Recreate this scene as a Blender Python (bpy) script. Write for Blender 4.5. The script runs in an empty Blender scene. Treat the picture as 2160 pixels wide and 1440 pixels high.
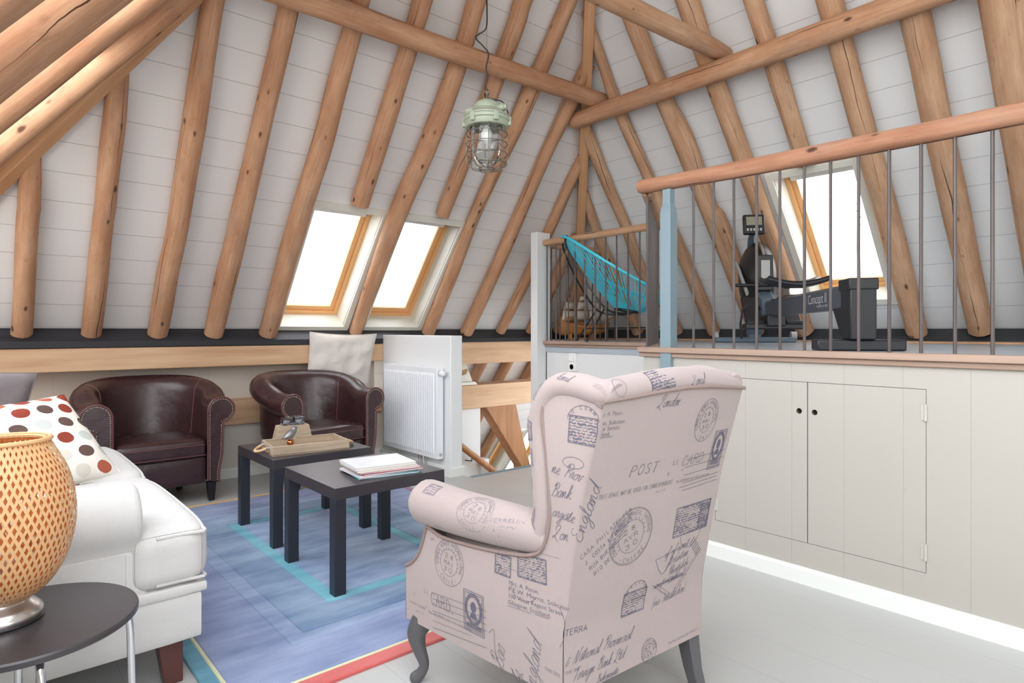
import bpy, bmesh, math, random
from mathutils import Vector, Matrix, noise
from mathutils.geometry import tessellate_polygon
V = Vector
PI = math.pi
SC = bpy.context.scene
COL = SC.collection
random.seed(7)

# ------------------------------------------------------------------ helpers
def catmull(P, n=6, closed=False):
    """Smooth a list of equal-length tuples."""
    out = []
    m = len(P)
    rng = range(m if closed else m - 1)
    for i in rng:
        if closed:
            p0, p1, p2, p3 = P[(i-1) % m], P[i], P[(i+1) % m], P[(i+2) % m]
        else:
            p0, p1, p2, p3 = P[max(i-1, 0)], P[i], P[i+1], P[min(i+2, m-1)]
        for k in range(n):
            t = k / n
            t2, t3 = t*t, t*t*t
            out.append(tuple(.5*((2*b) + (-a+c)*t + (2*a-5*b+4*c-d)*t2 + (-a+3*b-3*c+d)*t3)
                             for a, b, c, d in zip(p0, p1, p2, p3)))
    if not closed:
        out.append(tuple(P[-1]))
    return out

def lerp(a, b, t): return a + (b-a)*t
def smooth(t):
    t = max(0, min(1, t)); return t*t*(3-2*t)
def table(T, x):
    for (x0, y0), (x1, y1) in zip(T, T[1:]):
        if x <= x1:
            return y0 + (y1-y0)*(x-x0)/(x1-x0)
    return T[-1][1]

class MB:
    """Collects vertices and faces (with uv and material index) of ONE mesh."""
    def __init__(s):
        s.v = []; s.f = []; s.uv = []; s.m = []
    def vert(s, p):
        s.v.append(tuple(p)); return len(s.v)-1
    def face(s, idx, uv=None, m=0):
        s.f.append(tuple(idx)); s.uv.append(uv); s.m.append(m)
    def poly(s, pts, m=0, uv=None):
        s.face([s.vert(p) for p in pts], uv, m)
    def box(s, x0, y0, z0, x1, y1, z1, m=0, M=None):
        P = [V((x, y, z)) for z in (z0, z1) for y in (y0, y1) for x in (x0, x1)]
        if M is not None: P = [M @ p for p in P]
        i = [s.vert(p) for p in P]
        for q in ((0, 2, 3, 1), (4, 5, 7, 6), (0, 1, 5, 4), (2, 6, 7, 3), (0, 4, 6, 2), (1, 3, 7, 5)):
            s.face([i[k] for k in q], None, m)
    def grid(s, fn, nu, nv, cu=False, cv=False, m=0, uvs=(1, 1), flip=False):
        """fn(u,v) in 0..1 -> point"""
        U = nu if cu else nu+1
        W = nv if cv else nv+1
        idx = [[s.vert(fn(i/nu, j/nv)) for j in range(W)] for i in range(U)]
        for i in range(nu):
            for j in range(nv):
                a = idx[i][j]; b = idx[(i+1) % U][j]; c = idx[(i+1) % U][(j+1) % W]; d = idx[i][(j+1) % W]
                uv = [(i/nu*uvs[0], j/nv*uvs[1]), ((i+1)/nu*uvs[0], j/nv*uvs[1]),
                      ((i+1)/nu*uvs[0], (j+1)/nv*uvs[1]), (i/nu*uvs[0], (j+1)/nv*uvs[1])]
                q = [a, b, c, d]
                if flip: q.reverse(); uv.reverse()
                s.face(q, uv, m)
        return idx
    def tube(s, pts, r, seg=10, caps=True, closed=False, m=0, rough=0, seed=0, up=None, sq=None):
        """tube along pts, r number or list; sq=(a,b) gives elliptical scale"""
        P = [V(p) for p in pts]; n = len(P)
        R = r if isinstance(r, (list, tuple)) else [r]*n
        rings = []; L = 0; N = None; vs = []
        for i in range(n):
            if closed: t = (P[(i+1) % n]-P[(i-1) % n])
            else: t = P[min(i+1, n-1)]-P[max(i-1, 0)]
            t = t.normalized() if t.length > 1e-9 else V((0, 0, 1))
            if N is None:
                ref = V(up) if up else (V((0, 0, 1)) if abs(t.z) < .9 else V((1, 0, 0)))
                N = (ref - t*ref.dot(t)).normalized()
            else:
                N = (N - t*N.dot(t)).normalized()
            B = t.cross(N)
            if i: L += (P[i]-P[i-1]).length
            ring = []
            for k in range(seg):
                a = 2*PI*k/seg
                rr = R[i]
                if rough:
                    rr *= 1+rough*noise.noise(V((math.cos(a)*1.3, math.sin(a)*1.3+seed*3.7, L*2.2+seed)))
                ca, sa = math.cos(a), math.sin(a)
                if sq: ca *= sq[0]; sa *= sq[1]
                ring.append(s.vert(P[i] + (N*ca + B*sa)*rr))
            rings.append(ring); vs.append(L)
        rm = sum(R)/n
        rngs = range(n if closed else n-1)
        for i in rngs:
            j = (i+1) % n
            v0 = vs[i]; v1 = vs[j] if j else L+(P[0]-P[-1]).length
            for k in range(seg):
                k2 = (k+1) % seg
                u0 = k/seg*2*PI*rm; u1 = (k+1)/seg*2*PI*rm
                s.face([rings[i][k], rings[i][k2], rings[j][k2], rings[j][k]],
                       [(u0, v0), (u1, v0), (u1, v1), (u0, v1)], m)
        if caps and not closed:
            for ring, e, v0 in ((rings[0], -1, 0), (rings[-1], 1, L)):
                q = list(reversed(ring)) if e < 0 else list(ring)
                s.face(q, [(.02+.005*math.cos(k), v0+.005*math.sin(k)) for k in range(seg)], m)
        return rings
    def lathe(s, prof, seg=32, c=(0, 0, 0), m=0, M=None, ring=True):
        """prof = [(r,z)...] bottom to top or any order"""
        c = V(c)
        idx = []
        for r, z in prof:
            row = []
            for k in range(seg):
                a = 2*PI*k/seg
                p = V((r*math.cos(a), r*math.sin(a), z))
                if M is not None: p = M @ p
                row.append(s.vert(p+c))
            idx.append(row)
        for i in range(len(prof)-1):
            for k in range(seg):
                k2 = (k+1) % seg
                s.face([idx[i][k], idx[i][k2], idx[i+1][k2], idx[i+1][k]],
                       [(k/seg, prof[i][1]), ((k+1)/seg, prof[i][1]), ((k+1)/seg, prof[i+1][1]), (k/seg, prof[i+1][1])], m)
        for row, (r, z), e in ((idx[0], prof[0], 0), (idx[-1], prof[-1], 1)):
            if r > 1e-5:
                s.face(list(reversed(row)) if e == 0 else row, None, m)
    def prism(s, poly, fn, t0, t1, m=0, uv=False):
        """poly: 2d outline; fn(a,b,t)->3d; extruded from t0 to t1"""
        n = len(poly)
        A = [s.vert(fn(a, b, t0)) for a, b in poly]
        B = [s.vert(fn(a, b, t1)) for a, b in poly]
        U = [(a, b) for a, b in poly]
        s.face(list(reversed(A)), list(reversed(U)), m)
        s.face(B, U, m)
        for i in range(n):
            j = (i+1) % n
            s.face([A[i], A[j], B[j], B[i]], [U[i], U[j], U[j], U[i]], m)
    def sphere(s, c, r, seg=12, rings=8, m=0, sc=(1, 1, 1), M=None):
        c = V(c)
        def fn(u, v):
            a = 2*PI*u; b = PI*(v-.5)
            p = V((r*sc[0]*math.cos(a)*math.cos(b), r*sc[1]*math.sin(a)*math.cos(b), r*sc[2]*math.sin(b)))
            if M is not None: p = M @ p
            return p + c
        s.grid(fn, seg, rings, cu=True, m=m)
    def softbox(s, c, h, r, n=8, bulge=(0, 0, 0), m=0, M=None, warp=None):
        """rounded box, half sizes h, corner radius r, bulge outwards per axis"""
        c = V(c)
        for ax in range(3):
            for sg in (-1, 1):
                a1, a2 = (ax+1) % 3, (ax+2) % 3
                def fn(u, v):
                    p = [0, 0, 0]
                    def w(t):   # denser near the edges
                        t = 2*t-1
                        return math.copysign(1-(1-abs(t))**1.5, t)
                    p[ax] = sg*h[ax]; p[a1] = w(u)*h[a1]; p[a2] = w(v)*h[a2]
                    q = [max(-(h[k]-r), min(h[k]-r, p[k])) for k in range(3)]
                    d = V([p[k]-q[k] for k in range(3)])
                    if d.length > 0: d = d.normalized()*r
                    P = V(q)+d
                    g = (1-(P[a1]/h[a1])**2)*(1-(P[a2]/h[a2])**2)
                    P[ax] += sg*bulge[ax]*max(g, 0)
                    if warp: P = warp(P)
                    if M is not None: P = M @ P
                    return P+c
                s.grid(fn, n, n, m=m, flip=(sg < 0), uvs=(h[a1]*2, h[a2]*2))
    def holes(s, outer, inner, fn, m=0, flip=False):
        """flat polygon with holes; 2d loops mapped by fn(a,b)->3d, uv=(a,b)"""
        loops = [outer]+inner
        tri = tessellate_polygon([[V((a, b, 0)) for a, b in L] for L in loops])
        flat = [p for L in loops for p in L]
        idx = [s.vert(fn(a, b)) for a, b in flat]
        for t in tri:
            t = list(t)
            a, b, c = (V(flat[k]) for k in t)
            if (b-a).cross(c-a) < 0: t.reverse()
            if flip: t.reverse()
            s.face([idx[k] for k in t], [flat[k] for k in t], m)
    def xform(s, M, start=0):
        for i in range(start, len(s.v)):
            s.v[i] = tuple(M @ V(s.v[i]))
    def build(s, name, mats, parent=None, smooth=True, angle=40, bevel=0, bseg=2, subs=0, weld=False, solid=None):
        me = bpy.data.meshes.new(name)
        me.from_pydata(s.v, [], s.f)
        uvl = me.uv_layers.new(name='UVMap')
        li = 0
        for f, uv in zip(s.f, s.uv):
            for k in range(len(f)):
                if uv: uvl.data[li].uv = uv[k]
                else:
                    p = s.v[f[k]]; uvl.data[li].uv = (p[0]+p[1], p[2])
                li += 1
        if not isinstance(mats, (list, tuple)): mats = [mats]
        for mt in mats: me.materials.append(mt)
        if len(mats) > 1:
            for p, mi in zip(me.polygons, s.m): p.material_index = mi
        if weld:
            bm = bmesh.new(); bm.from_mesh(me)
            bmesh.ops.remove_doubles(bm, verts=bm.verts, dist=1e-5)
            bmesh.ops.recalc_face_normals(bm, faces=bm.faces)
            bm.to_mesh(me); bm.free()
        me.update()
        if smooth:
            me.shade_smooth()
            try: me.set_sharp_from_angle(angle=math.radians(angle))
            except Exception: pass
        o = bpy.data.objects.new(name, me)
        COL.objects.link(o)
        if parent is not None: o.parent = parent
        if solid is not None:
            md = o.modifiers.new('solid', 'SOLIDIFY'); md.thickness = solid; md.offset = -1
        if bevel:
            md = o.modifiers.new('bevel', 'BEVEL'); md.width = bevel; md.segments = bseg
            md.limit_method = 'ANGLE'; md.angle_limit = math.radians(35)
            md.harden_normals = False
        if subs:
            md = o.modifiers.new('sub', 'SUBSURF'); md.levels = subs; md.render_levels = subs
        return o

def tag(o, label, cat, group=None, kind=None):
    o['label'] = label; o['category'] = cat
    if group: o['group'] = group
    if kind: o['kind'] = kind
    return o
def thing(name, label, cat, loc=(0, 0, 0), rz=0, group=None):
    o = bpy.data.objects.new(name, None); COL.objects.link(o)
    o.empty_display_size = .1
    o.location = loc; o.rotation_euler = (0, 0, rz)
    return tag(o, label, cat, group)
def structure(o, label=None):
    o['kind'] = 'structure'
    if label: o['label'] = label
    return o
def dup(root, loc, rz, label, group=None):
    def cp(o, par):
        c = o.copy(); COL.objects.link(c); c.parent = par
        for ch in [x for x in bpy.data.objects if x.parent == o]: cp(ch, c)
        return c
    r = cp(root, None)
    r.location = loc; r.rotation_euler = (0, 0, rz); r['label'] = label
    if group: r['group'] = group
    return r

# ------------------------------------------------------------------ materials
def srgb(r, g, b):
    def f(c):
        c /= 255
        return c/12.92 if c <= .04045 else ((c+.055)/1.055)**2.4
    return (f(r), f(g), f(b), 1)
class NT:
    def __init__(s, name):
        s.mat = bpy.data.materials.new(name); s.mat.use_nodes = True
        s.t = s.mat.node_tree; s.n = s.t.nodes; s.l = s.t.links
        s.b = s.n['Principled BSDF']; s.out = s.n['Material Output']
    def N(s, typ, **kw):
        nd = s.n.new(typ)
        for k, v in kw.items():
            if k.startswith('i_'):
                key = k[2:]
                key = int(key) if key.isdigit() else key.replace('_', ' ')
                nd.inputs[key].default_value = v
            else: setattr(nd, k, v)
        return nd
    def L(s, a, b): s.l.new(a, b)
    def math(s, op, a, b=None, c=None, clamp=False):
        nd = s.n.new('ShaderNodeMath'); nd.operation = op; nd.use_clamp = clamp
        for i, x in enumerate((a, b, c)):
            if x is None: continue
            if isinstance(x, (int, float)): nd.inputs[i].default_value = x
            else: s.L(x, nd.inputs[i])
        return nd.outputs[0]
    def mix(s, fac, a, b, blend='MIX'):
        nd = s.n.new('ShaderNodeMix'); nd.data_type = 'RGBA'; nd.blend_type = blend
        for x, i in ((fac, 0), (a, 6), (b, 7)):
            if isinstance(x, (int, float, tuple)): nd.inputs[i].default_value = x
            else: s.L(x, nd.inputs[i])
        return nd.outputs[2]
    def ramp(s, fac, stops):
        nd = s.n.new('ShaderNodeValToRGB')
        e = nd.color_ramp.elements
        while len(e) < len(stops): e.new(.5)
        for el, (p, c) in zip(e, stops): el.position = p; el.color = c
        s.L(fac, nd.inputs[0]); return nd.outputs[0]
    def uv(s, scale=(1, 1, 1), obj=False, rand=0):
        tc = s.n.new('ShaderNodeTexCoord')
        o = tc.outputs['Object' if obj else 'UV']
        if rand:
            oi = s.n.new('ShaderNodeObjectInfo')
            ad = s.n.new('ShaderNodeVectorMath'); ad.operation = 'ADD'
            cb = s.n.new('ShaderNodeCombineXYZ')
            m = s.math('MULTIPLY', oi.outputs['Random'], rand)
            s.L(m, cb.inputs[0]); s.L(m, cb.inputs[1])
            s.L(o, ad.inputs[0]); s.L(cb.outputs[0], ad.inputs[1]); o = ad.outputs[0]
        mp = s.n.new('ShaderNodeMapping'); mp.inputs['Scale'].default_value = scale
        s.L(o, mp.inputs[0]); return mp.outputs[0]
    def noise(s, vec, scale=5, detail=4, rough=.5, col=False):
        nd = s.N('ShaderNodeTexNoise'); nd.inputs['Scale'].default_value = scale
        nd.inputs['Detail'].default_value = detail; nd.inputs['Roughness'].default_value = rough
        s.L(vec, nd.inputs['Vector']); return nd.outputs[1 if col else 0]
    def sep(s, vec):
        nd = s.n.new('ShaderNodeSeparateXYZ'); s.L(vec, nd.inputs[0]); return nd.outputs
    def bump(s, h, strength=.3, dist=.01):
        nd = s.n.new('ShaderNodeBump'); nd.inputs['Strength'].default_value = strength
        nd.inputs['Distance'].default_value = dist
        s.L(h, nd.inputs['Height']); s.L(nd.outputs[0], s.b.inputs['Normal']); return nd
    def base(s, c):
        if isinstance(c, tuple): s.b.inputs['Base Color'].default_value = c
        else: s.L(c, s.b.inputs['Base Color'])
    def set(s, rough=.5, metal=0, spec=.5, **kw):
        s.b.inputs['Roughness'].default_value = rough; s.b.inputs['Metallic'].default_value = metal
        s.b.inputs['Specular IOR Level'].default_value = spec
        for k, v in kw.items(): s.b.inputs[k.replace('_', ' ')].default_value = v
        return s.mat
def plain(name, col, rough=.5, metal=0, spec=.5, bump=0, bscale=60, var=0, **kw):
    t = NT(name); c = col
    if var:
        n = t.noise(t.uv(obj=True), 6, 5)
        d = tuple(x*(1-var) for x in col[:3])+(1,)
        t.base(t.mix(n, d, tuple(min(1, x*(1+var*.6)) for x in col[:3])+(1,)))
    else: t.base(c)
    if bump: t.bump(t.noise(t.uv(obj=True), bscale, 3), bump, .004)
    return t.set(rough, metal, spec, **kw)

def log_mat(name, light, dark, knot=.5, rand=20, crack=True, wide=1.0):
    t = NT(name)
    uv = t.uv(rand=rand)
    def mp(sc):
        m = t.N('ShaderNodeMapping'); m.inputs['Scale'].default_value = sc; t.L(uv, m.inputs[0]); return m.outputs[0]
    g = t.noise(mp((70, 3.0, 1)), 1, 6, .65)          # fibres run along v
    g2 = t.noise(mp((10, 2.6, 1)), 1, 4, .6)
    f = t.math('ADD', t.math('MULTIPLY', g, .4), t.math('MULTIPLY', g2, .6))
    mid = tuple((p+q)/2 for p, q in zip(light, dark))
    col = t.ramp(f, [(.32, dark), (.5, mid), (.66, light)])
    # weathered grey patches and reddish ones
    w = t.noise(mp((7, 1.6, 1)), 1.3, 4, .6)
    col = t.mix(t.math('MULTIPLY', t.math('SUBTRACT', w, .55), 3.2, clamp=True), col, srgb(150, 128, 112))
    w2 = t.noise(mp((16, 5, 1)), 2.1, 3, .6)
    col = t.mix(t.math('MULTIPLY', t.math('SUBTRACT', w2, .60), 3, clamp=True), col, tuple(c*.62 for c in dark[:3])+(1,))
    # knots
    vo = t.N('ShaderNodeTexVoronoi', feature='F1'); vo.inputs['Scale'].default_value = 1
    t.L(mp((13, 6.0, 1)), vo.inputs['Vector'])
    rs = t.sep(vo.outputs['Color'])[0]
    rad = t.math('MULTIPLY', t.math('GREATER_THAN', rs, knot), t.math('MULTIPLY', rs, .20))
    wob = t.math('MULTIPLY', t.noise(mp((60, 40, 1)), 1, 2), .10)
    k = t.math('SUBTRACT', t.math('ADD', rad, .05), t.math('ADD', vo.outputs['Distance'], wob))
    k = t.math('MULTIPLY', k, 11, clamp=True)
    col = t.mix(k, col, tuple(c*.30 for c in dark[:3])+(1,))
    hgt = f
    if crack:
        x, y, z = t.sep(uv)
        cb = t.N('ShaderNodeCombineXYZ'); t.L(t.math('MULTIPLY', y, 1.9), cb.inputs[0])
        wo = t.math('MULTIPLY', t.noise(cb.outputs[0], 1, 5), .08)
        m = t.math('MODULO', t.math('ADD', x, wo), .17)
        d = t.math('ABSOLUTE', t.math('SUBTRACT', m, .085))
        gate = t.noise(cb.outputs[0], .8, 1)
        wd = t.math('MULTIPLY', t.math('SUBTRACT', gate, .40), .013*wide)
        cr = t.math('MULTIPLY', t.math('SUBTRACT', wd, d), 900, clamp=True)
        col = t.mix(cr, col, tuple(c*.22 for c in dark[:3])+(1,))
        hgt = t.math('SUBTRACT', f, t.math('MULTIPLY', cr, 1.5))
    t.base(col)
    t.bump(hgt, .45, .007)
    return t.set(.66, 0, .25)

def beam_mat(name, light, dark, axis=0, sc=1):
    t = NT(name)
    s = [22*sc, 22*sc, 22*sc]; s[axis] = 1.4*sc
    f = t.noise(t.uv(tuple(s), obj=True, rand=9), 1, 5, .6)
    g = t.noise(t.uv((1.2, 1.2, 1.2), obj=True), 1, 2)
    col = t.ramp(t.math('ADD', t.math('MULTIPLY', f, .6), t.math('MULTIPLY', g, .4)), [(.33, dark), (.66, light)])
    t.base(col); t.bump(f, .2, .004)
    return t.set(.5, 0, .35)

def board_mat(name, pitch, off, col, line, ax=1, width=.022, rough=.55):
    """painted boards: joints along one uv axis"""
    t = NT(name)
    uv = t.uv()
    c = t.sep(uv)[ax]
    m = t.math('FRACT', t.math('DIVIDE', t.math('ADD', c, 10*pitch-off), pitch))
    d = t.math('ABSOLUTE', t.math('SUBTRACT', m, .5))
    j = t.math('MULTIPLY', t.math('SUBTRACT', d, .5-width), 90, clamp=True)
    n = t.noise(uv, 3, 4)
    n2 = t.noise(t.uv((3, 60, 1)), 1, 3)
    base = t.mix(n, tuple(x*.95 for x in col[:3])+(1,), col)
    vo = t.N('ShaderNodeTexVoronoi', feature='F1'); vo.inputs['Scale'].default_value = 2.3
    t.L(uv, vo.inputs['Vector'])
    rs = t.sep(vo.outputs['Color'])[0]
    k = t.math('MULTIPLY', t.math('SUBTRACT', t.math('MULTIPLY', t.math('GREATER_THAN', rs, .86), .02), vo.outputs['Distance']), 120, clamp=True)
    base = t.mix(k, base, tuple(x*.35 for x in col[:3])+(1,))
    t.base(t.mix(j, base, line))
    t.bump(t.math('ADD', t.math('MULTIPLY', n2, .12), t.math('SUBTRACT', 1, j)), .35, .004)
    return t.set(rough, 0, .3)

M = {}
M['log'] = log_mat('pine_log', srgb(206, 164, 130), srgb(166, 116, 84))
M['log_pale'] = log_mat('pale_pine_log', srgb(206, 170, 138), srgb(170, 126, 94))
M['log_red'] = log_mat('weathered_handrail_log', srgb(186, 140, 112), srgb(146, 98, 74), wide=1.8)
M['hewn'] = beam_mat('sawn_pine', srgb(212, 168, 126), srgb(182, 130, 90), axis=2)
M['oak_x'] = beam_mat('oak_beam_wood', srgb(220, 186, 150), srgb(190, 148, 112), axis=0)
M['oak_d'] = beam_mat('oak_brace_wood', srgb(188, 136, 92), srgb(138, 90, 54), axis=2)
M['oak_y'] = beam_mat('ledge_wood', srgb(178, 152, 134), srgb(136, 112, 98), axis=1)
M['boards'] = board_mat('white_roof_boards', .187, .014, srgb(232, 230, 227), srgb(166, 160, 154), width=.013)
M['boards_e'] = board_mat('white_roof_boards_east', .187, .014, srgb(226, 228, 228), srgb(162, 160, 158), width=.013)
M['floor'] = board_mat('white_floor_planks', .2255, .144, srgb(184, 184, 181), srgb(156, 156, 152), ax=0, width=.006, rough=.25)
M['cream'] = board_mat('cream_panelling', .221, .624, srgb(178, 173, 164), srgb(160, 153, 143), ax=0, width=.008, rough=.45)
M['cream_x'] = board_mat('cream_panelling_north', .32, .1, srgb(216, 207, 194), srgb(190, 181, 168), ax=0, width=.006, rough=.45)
M['white'] = plain('white_wall_paint', srgb(226, 227, 226), .5, var=.02)
M['trimw'] = plain('white_gloss_paint', srgb(228, 229, 224), .3)
M['black_wood'] = beam_mat('black_painted_beam', srgb(52, 52, 56), srgb(30, 30, 34), axis=0)
M['black_wood_y'] = beam_mat('black_painted_beam_east', srgb(62, 64, 67), srgb(38, 40, 43), axis=1)
M['blue'] = plain('grey_blue_paint', srgb(122, 142, 150), .4, var=.03)
M['plat'] = plain('grey_blue_platform_floor', srgb(176, 186, 194), .3, var=.05)
M['steel'] = plain('rusty_steel_rod', srgb(98, 90, 87), .5, .5, var=.35)
M['chrome'] = plain('chrome', srgb(224, 224, 226), .12, 1)
M['nickel'] = plain('brushed_nickel', srgb(206, 200, 194), .28, 1, var=.05)
M['pinef'] = plain('varnished_pine_frame', srgb(232, 178, 120), .3, var=.1)
M['casing'] = plain('skylight_casing_paint', srgb(222, 220, 208), .4)
M['black'] = plain('black_plastic', srgb(28, 28, 31), .4)
M['black_satin'] = plain('black_satin_metal', srgb(24, 25, 28), .35)
M['dark_hole'] = plain('dark_interior', srgb(40, 34, 28), .8)
M['tabletop'] = plain('black_brown_laminate', srgb(46, 41, 46), .40, 0, .8, var=.1)
M['tableleg'] = plain('black_brown_leg', srgb(38, 40, 48), .38, 0, .5, var=.1)
M['roundtop'] = plain('black_round_top', srgb(58, 54, 56), .32, 0, .5, bump=.03, bscale=200)
M['radiator'] = plain('radiator_enamel', srgb(233, 235, 237), .28)
M['socket'] = plain('white_plastic', srgb(240, 240, 238), .3)
M['grey_plastic'] = plain('grey_plastic', srgb(168, 168, 164), .4)
M['mirror_grey'] = plain('grey_plastic_blue', srgb(88, 98, 106), .4)
# glass: thin pane
def pane_mat(name, refl=.06, tint=(1, 1, 1, 1)):
    t = NT(name)
    tr = t.N('ShaderNodeBsdfTransparent'); tr.inputs[0].default_value = tint
    gl = t.N('ShaderNodeBsdfGlossy'); gl.inputs['Roughness'].default_value = .02
    lw = t.N('ShaderNodeFresnel'); lw.inputs[0].default_value = 1.25
    mx = t.N('ShaderNodeMixShader')
    t.L(t.math('ADD', lw.outputs[0], refl, clamp=True), mx.inputs[0])
    t.L(tr.outputs[0], mx.inputs[1]); t.L(gl.outputs[0], mx.inputs[2])
    t.L(mx.outputs[0], t.out.inputs[0]); return t.mat
M['pane'] = pane_mat('window_glass', 0)
M['jar'] = pane_mat('lamp_glass', .06, (.93, .95, .95, 1))

# ------------------------------------------------------------------ geometry of the attic (metres)
SL = math.radians(51.3); TAN = math.tan(SL); NN = math.hypot(1, TAN); SB = TAN/NN; CB = 1/NN
XW, XE, YN, ZP = -.59, 5.41, 5.06, 1.13           # eaves lines and their height
def north(x, b, d=0):  # roof coords: b up the slope, d outwards
    return V((x, YN - b*CB + d*SB, ZP + b*SB + d*CB))
def east(y, b, d=0):
    return V((XE - b*CB + d*SB, y, ZP + b*SB + d*CB))
def west(y, b, d=0):
    return V((XW + b*CB - d*SB, y, ZP + b*SB + d*CB))
BA = (XE-XW)/2/CB                                  # slope length to the apex
XA = (XE+XW)/2; YA = YN-(XE-XW)/2
YS = -7.0                                          # unseen south end, set far back to even the light
# skylight openings in slope coords (a0,a1,b0,b1)
W1 = (1.885, 2.432, .045, 1.14); W2 = (2.64, 3.186, .045, 1.14)
W3 = (1.672, 2.226, .305, 1.43)
def rect(w): return [(w[0], w[2]), (w[1], w[2]), (w[1], w[3]), (w[0], w[3])]

mb = MB(); mb.holes([(XW, 0), (XE, 0), (XA, BA)], [rect(W1), rect(W2)], lambda a, b: north(a, b), flip=True)
structure(mb.build('ceiling_north', M['boards'], smooth=False), 'white boarded roof slope with the pair of skylights')
mb = MB(); mb.holes([(YS, 0), (YN, 0), (YA, BA), (YS, BA)], [rect(W3)], lambda a, b: east(a, b))
structure(mb.build('ceiling_east', M['boards_e'], smooth=False), 'white boarded roof slope behind the railed platform')
mb = MB(); mb.holes([(YS, 0), (YN, 0), (YA, BA), (YS, BA)], [rect((2.1, 2.85, 2.15, 3.6))], lambda a, b: west(a, b), flip=True)  # unseen opening high in the slope, added to let sky light in
structure(mb.build('ceiling_west', M['boards'], smooth=False), 'white boarded roof slope above the sofa')
mb = MB(); mb.holes([(XW-.1, -.2), (XE+.1, -.2), (XE+.1, 1.25), (XA, 5.1), (XW-.1, 1.25)], [[(XW+.9, .3), (XE-1.6, .3), (XE-1.6, 1.5), (XA+.6, 2.9), (XA-.9, 2.9), (XW+.9, 1.5)]], lambda a, b: (a, YS, b))  # gable opening behind the camera, added as a broad light source
structure(mb.build('wall_south', M['white'], smooth=False), 'unseen white gable wall, its opening added to light the room')
# lower part of the north slope, seen through the stair opening
W4 = (5.02, 5.52, -2.9, -1.72); W5 = (5.60, 6.15, -2.9, -1.72)
mb = MB(); mb.holes([(2.4, 0), (XE, 0), (9.0, -4.6), (2.4, -4.6)], [rect(W4), rect(W5)], lambda a, b: north(a, b))
structure(mb.build('ceiling_lower', M['boards'], smooth=False), 'white boarded roof continuing below the attic floor')

# ------------------------------------------------------------------ skylights
def skylight(name, w, fn, label, blind=True, sg=1):
    a0, a1, b0, b1 = w
    def fr(mb, i, o, d0, d1):      # rectangular frame, inner rect i, outer rect o
        def ring(r, d): return [mb.vert(fn(a, b, d)) for a, b in rect(r)]
        A, B, Cc, D = ring(o, d0), ring(i, d0), ring(i, d1), ring(o, d1)
        for P, Q in ((A, B), (B, Cc), (Cc, D), (D, A)):
            for k in range(4):
                mb.face([P[k], P[(k+1) % 4], Q[(k+1) % 4], Q[k]])
    def grow(r, g): return (r[0]-g, r[1]+g, r[2]-g, r[3]+g)
    root = structure(thing(name, label, 'window', fn((a0+a1)/2, (b0+b1)/2, 0))); del root['category']
    inv = Matrix.Translation(-root.location)
    def bld(mb, nm, mat, bev=.003):
        mb.xform(inv); return mb.build(nm, mat, root, smooth=False, bevel=bev, weld=True)
    mb = MB(); fr(mb, w, grow(w, .052), -.022, .004); bld(mb, 'casing', M['casing'])
    mb = MB(); fr(mb, w, grow(w, .006), -.004, .19); bld(mb, 'reveal', M['casing'], 0)
    f = grow(w, -.032); mb = MB(); fr(mb, f, grow(w, .004), .148, .20); bld(mb, 'frame', M['pinef'])
    g = grow(w, -.075); mb = MB(); fr(mb, g, grow(f, .001), .168, .20); bld(mb, 'sash', M['pinef'])
    mb = MB(); mb.poly([fn(a, b, .186) for a, b in rect(grow(g, .004))])
    bld(mb, 'pane', M['pane'], 0)
    if blind:
        mb = MB(); p = [(a, b) for a, b in rect((g[0]-.03, g[1]+.03, g[3]-.035, g[3]+.008))]
        mb.prism(p, lambda a, b, t: fn(a, b, t), .140, .170); bld(mb, 'blind_cassette', M['socket'], .006)
        mb = MB(); e = g[1]-.055 if sg > 0 else g[0]+.055
        for q in (e, e-.014): mb.tube([fn(q, g[2]+.03, .172), fn(q, g[3], .172)], .0016, 5)
        bld(mb, 'blind_cord', M['grey_plastic'], 0)
    return root
skylight('window_1', W1, north, 'left one of the paired skylights, bare tree outside')
skylight('window_2', W2, north, 'right one of the paired skylights above the radiator')
skylight('window_3', W3, east, 'single skylight behind the rowing machine', sg=-1)
skylight('window_4', W4, north, 'low skylight seen down the stair opening', blind=False)
skylight('window_5', W5, north, 'second low skylight seen past the timber brace', blind=False)

# ------------------------------------------------------------------ floor, walls
STX0, STX1, STY0, STY1 = 2.88, 3.87, 3.81, 4.98
fl = [(XW-.25, YS), (4.2, YS), (4.2, STY0), (STX1, STY0), (STX1, STY1), (STX0, STY1), (XW-.25, STY1)]
fl = [(XW-.25, YS), (3.0, YS), (3.0, 2.0), (3.90, 2.80), (3.90, STY0), (STX0, STY0), (STX0, 5.04), (XW-.25, 5.04)]
mb = MB(); mb.prism(fl, lambda a, b, t: (a, b, t), -.24, 0)
structure(mb.build('floor', M['floor'], smooth=False), 'white painted plank floor')
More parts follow.
